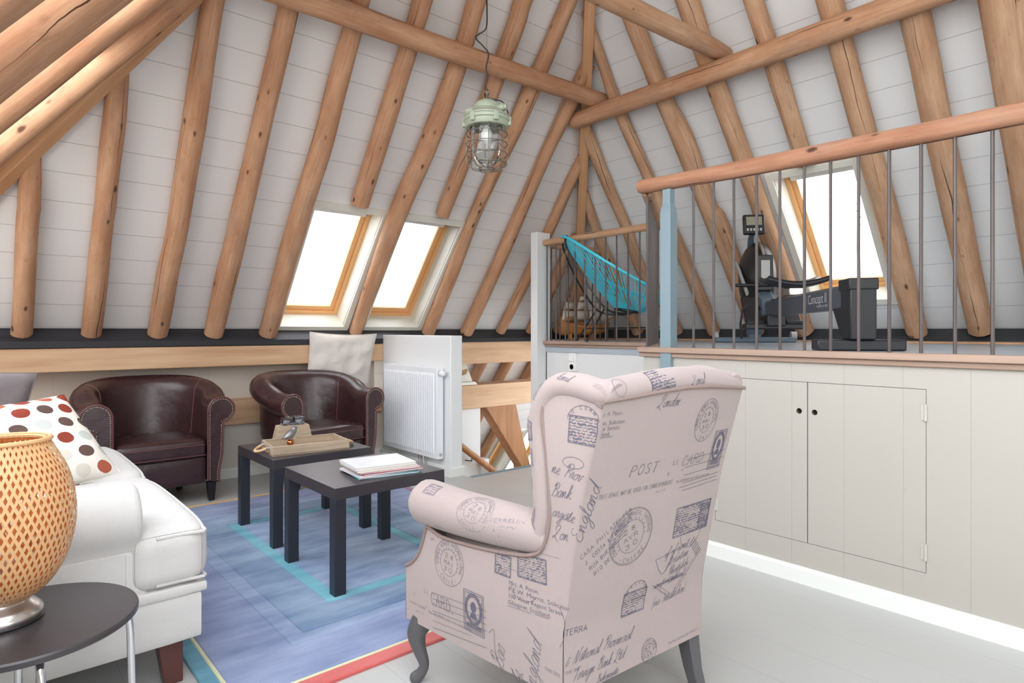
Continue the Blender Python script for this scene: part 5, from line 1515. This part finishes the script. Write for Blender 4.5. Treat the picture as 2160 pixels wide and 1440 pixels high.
# ================================================================== FITTINGS
# cupboard
M['hinge'] = plain('cream_gloss_paint', srgb(186, 181, 172), .5)
root = thing('built_in_cupboard', 'pair of cream cupboard doors with finger holes, set in the platform front', 'cupboard', (2.78, DYM, DZ0))
def rel(mb): mb.xform(Matrix.Translation(-root.location)); return mb
def circ(cy, cz, r, n=20): return [(cy+r*math.cos(2*PI*k/n), cz+r*math.sin(2*PI*k/n)) for k in range(n)]
for a, b, hy in ((DY0+.002, DYM-.0022, 1.187), (DYM+.0022, DY1-.002, 1.254)):
    mb = MB(); mb.holes([(a, DZ0+.002), (b, DZ0+.002), (b, DZ1-.002), (a, DZ1-.002)], [circ(hy, .760, .0125)], lambda u, v: (2.781, u, v), flip=True)
    d = rel(mb).build('door', M['cream'], root, smooth=False, solid=.018)
    mb = MB(); c = circ(hy, .760, .0125)
    rows = [[mb.vert((x, y, z)) for y, z in c] for x in (2.781, 2.799)]
    for k in range(20): mb.face([rows[0][k], rows[1][k], rows[1][(k+1) % 20], rows[0][(k+1) % 20]])
    rel(mb).build('finger_hole', M['oak_d'], d)
    e = a if a < 1 else b
    for z in (.80, .262):
        mb = MB(); mb.tube([(2.777, e, z-.032), (2.777, e, z+.032)], .0055, 8)
        mb.box(2.7785, e-.004, z-.03, 2.7805, e+.016, z+.03) if a < 1 else mb.box(2.7785, e-.016, z-.03, 2.7805, e+.004, z+.03)
        rel(mb).build('hinge', M['hinge'], d)
mb = MB(); mb.box(2.803, DY0-.02, DZ0-.02, 3.25, DY1+.02, DZ1+.02); rel(mb).build('interior', M['dark_hole'], root, smooth=False)
# radiator
root = thing('radiator', 'white ribbed panel radiator on the low partition', 'radiator', (2.70, 3.97, .132))
RY0, RY1, RZ0, RZ1 = 3.972, 4.79, .132, .834
def rr(mb): mb.xform(Matrix.Translation((-2.70, -3.97, -.132))); return mb
mb = MB(); mb.box(2.693, RY0, RZ0, 2.752, RY1, RZ1); rr(mb).build('body', M['radiator'], root, bevel=.004)
mb = MB(); npf = 24
prf = []
for k in range(npf):
    y0 = lerp(RY0+.03, RY1-.02, k/npf); dy = (RY1-RY0-.05)/npf
    for f, d in ((.0, 0), (.30, 0), (.42, .009), (.86, .009), (.97, 0)): prf.append((y0+f*dy, 2.6935-d))
rows = []
for z, s_ in ((RZ0+.025, 0), (RZ0+.05, 1), (RZ1-.06, 1), (RZ1-.04, 0)): rows.append([mb.vert((2.6935-(2.6935-x)*s_, y, z)) for y, x in prf])
for a, b in zip(rows, rows[1:]):
    for k in range(len(a)-1): mb.face([a[k], a[k+1], b[k+1], b[k]])
rr(mb).build('ribbed_front', M['radiator'], root, smooth=False)
mb = MB()
for k in range(40): mb.box(2.70, lerp(RY0+.02, RY1-.02, k/40), RZ1, 2.748, lerp(RY0+.02, RY1-.02, (k+.55)/40), RZ1+.003)
mb.box(2.694, RY0+.002, RZ1-.001, 2.699, RY1-.002, RZ1+.004); rr(mb).build('top_grille', M['radiator'], root, smooth=False)
mb = MB(); mb.lathe([(.0, 0), (.017, 0), (.020, .006), (.0215, .03), (.019, .05), (.014, .054), (0, .054)], 22, M=Matrix.Rotation(PI/2, 4, 'X'))
mb.xform(Matrix.Translation((2.722, RY0+.002, .79))); rr(mb).build('thermostat_knob', M['socket'], root)
mb = MB(); mb.tube([(2.722, RY0+.004, .79), (2.722, RY0-.006, .79)], .0225, 18); rr(mb).build('knob_collar', M['grey_plastic'], root)
mb = MB(); mb.tube([(2.722, RY0+.004, .168), (2.722, RY0-.012, .168)], .011, 12); rr(mb).build('plug', M['chrome'], root)
for y in (4.21, 4.26):
    mb = MB(); mb.tube([(2.722, y, .14), (2.722, y, .07), (2.732, y, .05), (2.775, y, .05)], .008, 10); v_ = rr(mb).build('pipe', M['chrome'], root)
    mb = MB(); mb.tube([(2.722, y, .128), (2.722, y, .095)], .013, 8); rr(mb).build('valve', M['nickel'], v_)
# sockets
root = thing('wall_socket', 'double white wall socket, one above the other, on the white wall', 'socket', (3.87, 3.652, .85))
SM = Matrix.Translation((-3.87, -3.652, -.85))
mb = MB(); mb.box(3.845, 3.612, .772, 3.881, 3.692, .928); mb.xform(SM); mb.build('plate', M['socket'], root, bevel=.006, bseg=3)
mb = MB(); mb.box(3.833, 3.622, .858, 3.850, 3.682, .918); mb.xform(SM); mb.build('switch', M['socket'], root, bevel=.004)
mb = MB(); mb.lathe([(.021, 0), (.019, -.012), (0, -.012)], 24, M=Matrix.Rotation(-PI/2, 4, 'Y')); mb.lathe([(.0215, 0), (.026, 0), (.026, .003), (.0215, .003), (.0215, 0)], 24, M=Matrix.Rotation(-PI/2, 4, 'Y'))
mb.xform(Matrix.Translation((3.8435, 3.652, .812)) ); mb.xform(SM); mb.build('outlet', plain('shaded_plastic', srgb(206, 206, 204), .4), root)  # outlet recess: its shade is put into a greyer copy of the white plastic
# little stand on the lower beam
root = thing('plaque_stand', 'small white tapered stand with a wooden peg on the lower stair beam', 'stand', (3.72, 5.0, .577))
mb = MB(); mb.prism([(-.12, .03), (.10, .03), (.022, .285), (-.12, .285)], lambda a, b, t: (a, t+.05*(b/.285), b), -.006, .012); mb.build('board', M['casing'], root, bevel=.003)
mb = MB(); mb.prism([(-.12, 0), (.135, 0), (.098, .032), (-.12, .032)], lambda a, b, t: (a, t, b), -.045, .04); mb.build('foot', M['casing'], root, bevel=.003)
mb = MB(); mb.tube([(-.04, .012, .125), (-.005, -.06, .155)], .016, 12); mb.tube([(-.058, .01, .095), (-.01, -.045, .125)], .010, 10); mb.build('peg', M['oak_x'], root)

# ------------------------------------------------------------------ pendant lamp
M['lampgreen'] = plain('worn_grey_green_enamel', srgb(166, 176, 156), .42, .1, var=.14, bump=.08, bscale=40)
M['cage'] = plain('dull_steel_wire', srgb(120, 118, 110), .4, .85, var=.2)
LP = (2.252, 2.812, 2.246)
root = thing('pendant_lamp', 'industrial caged pendant lamp with grey green housing hanging from the ridge', 'pendant lamp', LP)
def pz(y): return -((y*.1528+160)-285)*3.6/1315
pr_ = [(0, pz(338)), (.030, pz(340)), (.045, pz(352)), (.060, pz(375)), (.071, pz(402)), (.074, pz(412)), (.077, pz(470)), (.088, pz(490)), (.108, pz(540)), (.120, pz(556)), (.128, pz(566)), (.133, pz(572)), (.133, pz(590))]
mb = MB(); mb.lathe(pr_, 48); mb.build('housing', M['lampgreen'], root, angle=30)
mb = MB(); mb.lathe([(.131, pz(590)), (.131, pz(596))], 48); mb.build('gasket', M['black'], root)
mb = MB(); mb.lathe([(.134, pz(596)), (.136, pz(604)), (.136, pz(640)), (.128, pz(655)), (.124, pz(700)), (.118, pz(722)), (.098, pz(722)), (.098, pz(690))], 48); fl_ = mb.build('flange', M['lampgreen'], root, angle=30)
for k in range(6):
    a = k*PI/3+.25; mb = MB(); R_ = Matrix.Rotation(a, 4, 'Z'); mb.box(.112, -.014, pz(700), .142, .014, pz(580), M=R_); mb.build('lug', M['lampgreen'], fl_, bevel=.004)
    mb = MB(); mb.tube([R_ @ V((.136, 0, pz(690))), R_ @ V((.136, 0, pz(570)))], .005, 8); mb.build('bolt', M['nickel'], fl_)
for a in (-.35, 2.9):
    R_ = Matrix.Rotation(a-math.radians(41), 4, 'Z'); mb = MB(); mb.tube([R_ @ V((.065, 0, pz(468))), R_ @ V((.108, 0, pz(462)))], .022, 14); mb.tube([R_ @ V((.105, 0, pz(462))), R_ @ V((.124, 0, pz(460)))], .017, 12); mb.build('cable_gland', M['lampgreen'], root)
mb = MB(); mb.tube([(0, 0, pz(345)), (0, 0, pz(300)), (0, 0, pz(250))], [.014, .009, .008], 10)
mb.tube([(.016*math.cos(2*PI*k/14), 0, pz(222)+.016*math.sin(2*PI*k/14)) for k in range(14)], .0035, 7, closed=True); mb.build('hook', M['cage'], root)
zr = 1.13+(YN-LP[1])*TAN-LP[2]
mb = MB(); mb.tube([(0, 0, pz(205)), (0, 0, zr)], .0012, 6); mb.build('suspension_wire', M['cage'], root)
cr = V((.7547, -.6561, 0))
cd = [(190, 0), (130, 1), (70, -1), (0, 0), (-40, 2), (-75, -4), (-110, -20), (-140, -66), (-160, -66), (-190, -25), (-225, 10), (-260, -2), (-300, -5), (-340, 4), (-380, -3), (-420, 2), (-600, 0)]
P = [(cr*(dx*.00088)+V((0, 0, pz(250)+( -(y)-60)*.00092))) for y, dx in ((y, d) for y, d in cd)]
cc = [(.115*.7547+.01, -.115*.6561, pz(520)), (.112*.7547, -.112*.6561, pz(440)), (.085*.7547, -.085*.6561, pz(350)), (.03, -.026, pz(325)), (-.006, .004, pz(300)), (-.010, .008, pz(260))]
X_ = [(0, 610), (-12, 560), (6, 480), (-5, 430), (11, 340), (-27, 290), (-72, 235), (-12, 190), (1, 130), (0, 0), (3, -200), (0, -500)]
cc += [tuple(cr*(dx*.00088)+V((0, 0, ((285-y/3)*3.6/1315)+0*y))) for dx, y in X_[1:]]
cc[-1] = (0, 0, zr)
mb = MB(); mb.tube(catmull(cc, 6), .0042, 7); mb.build('cord', M['black'], root)
mb = MB(); mb.lathe([(.090, pz(715)), (.091, pz(900)), (.090, pz(1000)), (.082, pz(1100)), (.066, pz(1180)), (.04, pz(1232)), (0, pz(1250))], 40)
mb.build('glass_jar', M['jar'], root)
mb = MB(); mb.lathe([(.020, pz(700)), (.020, pz(740)), (.030, pz(770)), (.034, pz(820)), (.030, pz(880)), (.018, pz(910)), (0, pz(918))], 24); mb.build('bulb', plain('milky_bulb', srgb(236, 236, 230), .3), root)
mb = MB()
for z in (810, 950, 1090): mb.tube([(.119*math.cos(2*PI*k/36), .119*math.sin(2*PI*k/36), pz(z)) for k in range(36)], .0026, 6, closed=True)
for z, r in ((1225, .115), (1310, .042), (1285, .046)): mb.tube([(r*math.cos(2*PI*k/30), r*math.sin(2*PI*k/30), pz(z)) for k in range(30)], .0026, 6, closed=True)
for k in range(8):
    a = 2*PI*k/8+.2; c, s_ = math.cos(a), math.sin(a)
    mb.tube([(r*c, r*s_, pz(z)) for r, z in catmull([(.112, 690), (.118, 740), (.119, 950), (.119, 1160), (.116, 1222), (.10, 1262), (.07, 1288), (.044, 1300)], 3)], .0026, 6)
mb.build('cage', M['cage'], root)

# ------------------------------------------------------------------ turquoise string chair
M['pvc'] = plain('turquoise_cord', srgb(72, 204, 228), .35)
ac = V((4.235, 3.445, 1.027)); fwd = math.atan2(-.62, .78)
root = thing('string_chair', 'turquoise pear shaped string chair on black legs, on the platform', 'chair', ac, fwd-PI/2)
def rim(t):
    a = 2*PI*t
    y = .40*math.cos(a); x = .385*math.sin(a)*(1-.13*math.cos(a+PI))
    # back (a=pi) high, front low
    z = .60-.265*math.cos(a)+.035*math.cos(2*a)
    return V((x, y-.02+.05*(1-math.cos(a))*-.9, z))
def cup(t):
    a = 2*PI*t
    return V((.135*math.sin(a), .06+.105*math.cos(a), .265-.02*math.cos(a)))
mb = MB(); mb.tube([rim(k/64) for k in range(64)], .012, 8, closed=True); mb.build('rim', M['pvc'], root)
mb = MB(); mb.tube([cup(k/30) for k in range(30)], .008, 8, closed=True); mb.build('seat_ring', M['black_satin'], root)
mb = MB(); NS = 84
for k in range(NS):
    t = k/NS; a, b = rim(t), cup(t+.012*(1 if k % 2 else -1))
    mid = a.lerp(b, .5)+V((0, 0, -.03))
    mb.tube([a, a.lerp(b, .25)+V((0, 0, -.02)), mid, a.lerp(b, .75)+V((0, 0, -.018)), b], .0042, 5)
mb.build('cord_weave', M['pvc'], root)
for sg in (-1, 1):
    mb = MB(); P = catmull([(sg*.07, -.475, .90), (sg*.10, -.48, .80), (sg*.17, -.33, .50), (sg*.2, -.16, .27), (sg*.16, .02, .235), (sg*.05, .08, .235)], 5); mb.tube(P, .008, 8); mb.build('back_strut', M['black_satin'], root)
mb = MB(); mb.tube([(-.19, -.18, .27), (-.27, -.34, .0)], .008, 8); mb.build('leg', M['black_satin'], root)
mb = MB(); mb.tube([(.19, -.18, .27), (.27, -.34, .0)], .008, 8); mb.build('leg', M['black_satin'], root)
mb = MB(); mb.tube([(0, .06, .235), (0, .26, .29), (0, .36, .31), (0, .40, .0)], .008, 8); mb.build('leg', M['black_satin'], root)
mb = MB(); mb.tube([(-.24, -.28, .11), (.24, -.28, .11)], .0055, 7); mb.tube([(-.24, -.28, .11), (0, .385, .12)], .0055, 7); mb.tube([(.24, -.28, .11), (0, .385, .12)], .0055, 7); mb.build('brace', M['black_satin'], root)

# ------------------------------------------------------------------ rowing machine
rd = V((4.70-3.00, 2.50-1.085, 0)); RL = rd.length; rz = math.atan2(rd.y, rd.x)
root = thing('rowing_machine', 'dark grey rowing machine with monitor, standing on the platform', 'rowing machine', (3.00, 1.085, 1.027), rz)
M['rower'] = plain('charcoal_powder_coat', srgb(74, 78, 86), .42); M['rowerb'] = plain('blue_grey_powder_coat', srgb(86, 102, 114), .4)
M['decal'] = plain('pale_grey_lettering', srgb(206, 208, 210), .5)
# local: x forwards along the rail, y to its left
mb = MB(); mb.box(-.03, -.185, .0, .06, .185, .05); mb.build('rear_foot', M['black'], root, bevel=.008)
mb = MB(); mb.box(-.05, -.055, .05, .07, .055, .315); mb.box(-.055, -.062, .27, .08, .062, .322); mb.build('rear_leg', M['black'], root, bevel=.006)
mb = MB(); mb.prism([(.05, .21), (.27, .21), (.14, .055), (.05, .055)], lambda a, b, t: (a, t, b), -.03, .03); mb.build('rear_brace', M['black'], root, bevel=.006)
mb = MB(); mb.tube([(.272, .0, .205), (.145, 0, .06)], .012, 8); mb.build('brace_edge', M['grey_plastic'], root)
mb = MB(); mb.box(.0, -.03, .19, 1.62, .03, .295); rail_ = mb.build('monorail', M['rower'], root, bevel=.006)
mb = MB(); mb.box(.0, -.024, .295, 1.60, .024, .302); mb.build('rail_track', M['chrome'], rail_)
for sg in (-1, 1):
    I = Ink()
    I.text('Concept II', 0, .0, .075, 0, 0, 0, width=.30); I.text('INDOOR ROWER', .15, -.022, .018, 0, 0, 0, width=.17); I.text('I', -.05, -.012, .09, 0, 0, 0, sx=1.4)
    mb = MB(); I.put(mb, (lambda a, b: V((.64-a, .0306, .232+b))) if sg > 0 else (lambda a, b: V((.40+a, -.0306, .232+b)))); mb.build('lettering', M['decal'], rail_, smooth=False)
# seat
mb = MB()
def seat(u, v):
    x = lerp(-.115, .115, u); y = lerp(-.17, .17, v)
    return V((1.02+x, y, .375+.035*abs(y/.17)**2+.02*(x/.115)**2*(1 if x > 0 else .4)))
mb.grid(seat, 8, 12); mb.build('seat', M['black'], root, solid=.028)
mb = MB(); mb.box(.95, -.045, .302, 1.09, .045, .35); mb.build('seat_carriage', M['nickel'], root, bevel=.006)
# foot stretchers
mb = MB(); mb.box(1.46, -.19, .10, 1.60, .19, .14); mb.box(1.42, -.06, .12, 1.66, .06, .2); mb.build('foot_bar', M['black'], root, bevel=.008)
for sg in (-1, 1):
    Mx = Matrix.Translation((1.60, sg*.125, .22)) @ Matrix.Rotation(math.radians(-45), 4, 'Y')
    mb = MB(); mb.box(-.15, -.055, -.012, .15, .055, .012, M=Mx); mb.box(-.16, -.055, .0, -.13, .055, .05, M=Mx); mb.build('footrest', M['black'], root, bevel=.006)
    mb = MB(); mb.tube([Mx @ V((.02, -.06, .01)), Mx @ V((.02, -.03, .06)), Mx @ V((.02, .03, .06)), Mx @ V((.02, .06, .01)), Mx @ V((-.08, .08, -.04)), Mx @ V((-.20, .085, -.06))], .010, 6, sq=(1, .25)); mb.build('strap', M['black'], root)
# flywheel housing
FX, FZ = 2.02, .50
Rx = Matrix.Translation((FX, 0, FZ)) @ Matrix.Rotation(PI/2, 4, 'X')
mb = MB(); mb.lathe([(0, -.125), (.08, -.122), (.16, -.105), (.22, -.075), (.258, -.035), (.266, 0), (.258, .035), (.22, .075), (.16, .105), (.08, .122), (0, .125)], 44, M=Rx); mb.build('flywheel_housing', M['black'], root, angle=50)
mb = MB(); mb.lathe([(.262, -.012), (.272, -.006), (.272, .006), (.262, .012)], 44, M=Rx); mb.build('rim_band', M['nickel'], root)
mb = MB(); mb.tube([(2.16, .13, .63), (1.98, .135, .55), (1.72, .13, .36)], .022, 8, sq=(1, .5)); mb.build('side_bar', M['grey_plastic'], root)
mb = MB(); mb.box(1.74, -.055, .38, 1.80, .055, .64); mb.build('chain_box', M['black'], root, bevel=.008)
mb = MB(); mb.box(1.735, -.03, .42, 1.742, .03, .60); mb.build('chain_panel', M['grey_plastic'], root)
mb = MB(); mb.prism([(1.62, .19), (1.62, .30), (1.82, .40), (2.10, .34), (2.16, .06), (2.06, .06), (1.98, .22)], lambda a, b, t: (a, t, b), -.05, .05); mb.build('main_frame', M['rowerb'], root, bevel=.008)
mb = MB(); mb.prism([(2.06, .03), (2.16, .03), (2.22, .60), (2.14, .66), (2.10, .60)], lambda a, b, t: (a, t, b), -.045, .045); mb.build('front_leg', M['rowerb'], root, bevel=.008)
mb = MB(); mb.box(2.06, -.30, .0, 2.15, .30, .04); mb.build('front_foot', M['rowerb'], root, bevel=.008)
for sg in (-1, 1):
    mb = MB(); mb.tube([(2.11, sg*.27, .05), (2.11, sg*.31, .05)], .035, 14); mb.build('wheel', M['grey_plastic'], root)
mb = MB(); mb.tube([(2.16, .02, .60), (1.98, .05, .78), (1.86, .06, .84)], [.03, .024, .02], 10); mb.build('monitor_arm', M['rowerb'], root)
Mm = Matrix.Translation((1.84, .06, .875)) @ Matrix.Rotation(math.radians(12), 4, 'Y') 
mb = MB(); mb.box(-.018, -.075, -.075, .022, .075, .075, M=Mm); mon = mb.build('monitor', M['black'], root, bevel=.008)
mb = MB(); mb.box(-.0195, -.055, -.01, -.018, .055, .055, M=Mm); mb.build('display', plain('lcd_grey_green', srgb(136, 134, 112), .3), mon)
for k in range(5):
    mb = MB(); mb.box(-.021, -.052+.023*k, -.055, -.018, -.038+.023*k, -.035, M=Mm); mb.build('button', M['grey_plastic'], mon)
mb = MB(); mb.tube([(1.74, -.22, .42), (1.74, .22, .42)], .013, 10); mb.tube([(1.74, -.05, .42), (1.78, 0, .44)], .008, 8); mb.build('handle', M['black'], root)

# ------------------------------------------------------------------ model ship
M['shipwood'] = beam_mat('honey_ship_wood', srgb(206, 140, 70), srgb(164, 100, 44), axis=0, sc=3)
M['sail'] = plain('cream_sailcloth', srgb(226, 214, 196), .8, bump=.2, bscale=90)
M['shipdark'] = plain('dark_ship_wood', srgb(120, 72, 36), .5)
root = thing('model_ship', 'wooden model sailing ship with cream sails beyond the far railing', 'model ship', (4.80, 4.40, 1.027), math.radians(-38))
mb = MB()
def hull(u, v):
    x = lerp(-.25, .25, u); s_ = 2*u-1
    wd = .075*(1-max(0, s_)**3)*(1-.25*max(0, -s_)**2)+.002
    top = .15+.055*max(0, -s_)**1.5+.03*max(0, s_)**2; bot = .045+.05*max(0, s_)**4
    a = PI*(v-.5)
    yy = wd*math.sin(a)*(1 if True else 0); k = math.cos(a)
    return V((x+.03*max(0, s_)*(1-k), yy*(1 if abs(math.sin(a)) > .02 else 1), lerp(top, bot, k**.6)))
mb.grid(hull, 24, 16); h_ = mb.build('hull', M['shipwood'], root, angle=60)
mb = MB()
def deck(u, v):
    x = lerp(-.245, .235, u); s_ = 2*u-1; wd = .07*(1-max(0, s_)**3)*(1-.25*max(0, -s_)**2)
    return V((x, lerp(-wd, wd, v), .14+.05*max(0, -s_)**1.5+.03*max(0, s_)**2))
mb.grid(deck, 20, 4); mb.build('deck', M['shipdark'], root)
mb = MB(); mb.box(-.25, -.052, .19, -.13, .052, .235); mb.box(-.13, -.058, .16, .0, .058, .175); mb.build('stern_castle', M['shipwood'], root, bevel=.004)
for sg in (-1, 1):
    for zz, n_ in ((.115, 13), (.155, 15)):
        mb = MB()
        for k in range(n_): 
            u = .12+.72*k/(n_-1); p = hull(u, .5+sg*.42); mb.box(p.x-.006, p.y+sg*.001-.004, zz+.03*max(0, 1-2*u)-.007, p.x+.006, p.y+sg*.004+.002, zz+.03*max(0, 1-2*u)+.007)
        mb.build('gun_ports', M['shipdark'], h_, smooth=False)
mb = MB(); mb.box(-.15, -.05, .0, -.12, .05, .06); mb.box(.08, -.05, 0, .11, .05, .06); mb.box(-.15, -.008, .0, .11, .008, .02); mb.build('cradle', M['shipwood'], root, bevel=.003)
for i, (x, hgt) in enumerate(((-.15, .40), (-.01, .50), (.13, .44))):
    mb = MB(); mb.tube([(x, 0, .12), (x, 0, hgt)], [.006, .003], 8); mb.build('mast', M['shipwood'], root)
    for j, (z0, z1, w0, w1) in enumerate(((.20, .30, .10, .085), (.31, .39, .08, .06), (.40, .45, .05, .035))):
        if z1 > hgt: continue
        mb = MB(); mb.grid(lambda u, v: V((x, 0, 0))+Matrix.Rotation(-.95, 3, 'Z') @ V((.012+.03*math.sin(PI*v)*math.sin(PI*min(1, max(0, u))), lerp(-1, 1, u)*lerp(w0, w1, v), lerp(z0, z1, v))), 8, 6); mb.build('sail', M['sail'], root, solid=.001)
        mb = MB(); Rz_ = Matrix.Rotation(-.95, 3, 'Z'); mb.tube([V((x, 0, 0))+Rz_ @ V((.008, -w1-.01, z1)), V((x, 0, 0))+Rz_ @ V((.008, w1+.01, z1))], .003, 6); mb.build('yard', M['shipdark'], root)
mb = MB(); mb.tube([(.22, 0, .18), (.34, 0, .24)], [.006, .003], 8); mb.build('bowsprit', M['shipwood'], root)
mb = MB(); mb.poly([(.15, .0, .36), (.33, .004, .23), (.20, .02, .20)]); mb.build('jib_sail', M['sail'], root, solid=.001)

# ------------------------------------------------------------------ bare tree outside the left skylight
M['bark'] = plain('grey_bark', srgb(112, 110, 110), .9, bump=.5, bscale=20)
tx = V((-3.2, 15.2, -3.0))
root = thing('bare_tree', 'bare leafless tree outside, seen through the left one of the paired skylights', 'tree', tx)
R_ = random.Random(5)
mbt = MB(); mbb = MB()
def grow(p, d, L, r, lev):
    pts = [p]; q = p.copy(); dd = d.copy()
    for k in range(4):
        dd = (dd+V((R_.uniform(-.2, .2), R_.uniform(-.2, .2), R_.uniform(-.05, .15)))).normalized(); q = q+dd*L/4; pts.append(q.copy())
    (mbt if lev < 2 else mbb).tube(pts, [lerp(r, r*.6, k/4) for k in range(5)], 6 if lev < 3 else 4, caps=False)
    if lev >= 6: return
    for c in range(3 if lev else 4):
        k = R_.choice((2, 3, 4, 4)); a = R_.uniform(0, 2*PI)
        nd = (dd*R_.uniform(.6, 1)+V((math.cos(a), math.sin(a), .25))*R_.uniform(.5, .9)).normalized()
        grow(pts[k], nd, L*R_.uniform(.6, .78), r*.55, lev+1)
grow(V((0, 0, 0)), V((0, 0, 1)), 3.6, .11, 0)
mbt.build('trunk', M['bark'], root); mbb.build('twigs', M['bark'], root)
# ------------------------------------------------------------------ daylight and camera
w = bpy.data.worlds.new('sky'); SC.world = w; w.use_nodes = True
nt = w.node_tree; bg = nt.nodes['Background']
tc = nt.nodes.new('ShaderNodeTexCoord'); sp = nt.nodes.new('ShaderNodeSeparateXYZ')
rp = nt.nodes.new('ShaderNodeValToRGB')
nt.links.new(tc.outputs['Generated'], sp.inputs[0]); nt.links.new(sp.outputs[2], rp.inputs[0])
e = rp.color_ramp.elements
e[0].position = 0; e[0].color = (.70, .69, .68, 1)
e[1].position = 1; e[1].color = (.88, .93, 1.0, 1)
for p_, c_ in ((.47, (.70, .69, .68, 1)), (.53, (.945, .968, 1.0, 1))):
    q_ = e.new(p_); q_.color = c_
# Generated z runs -1..1: bring it to 0..1
mr = nt.nodes.new('ShaderNodeMapRange'); mr.inputs[1].default_value = -1; mr.inputs[2].default_value = 1
nt.links.new(sp.outputs[2], mr.inputs[0]); nt.links.new(mr.outputs[0], rp.inputs[0])
nt.links.new(rp.outputs[0], bg.inputs[0]); bg.inputs[1].default_value = 11.0
cam = bpy.data.cameras.new('camera'); co = bpy.data.objects.new('camera', cam); COL.objects.link(co)
co.location = (0, 0, 1.115); co.rotation_euler = (PI/2, 0, -math.radians(41.0))
cam.sensor_width = 36; cam.lens = 36*1315/2160; cam.shift_y = (698-720)/2160; cam.clip_start = .02
SC.camera = co
SC.view_settings.view_transform = 'Standard'; SC.view_settings.look = 'None'
SC.view_settings.gamma = 1; SC.view_settings.use_curve_mapping = False
SC.view_settings.exposure = -1.02
cy = SC.cycles
cy.use_denoising = True; cy.max_bounces = 10; cy.diffuse_bounces = 6; cy.glossy_bounces = 4
cy.transparent_max_bounces = 12; cy.transmission_bounces = 6
cy.caustics_reflective = False; cy.caustics_refractive = False
cy.sample_clamp_indirect = 6
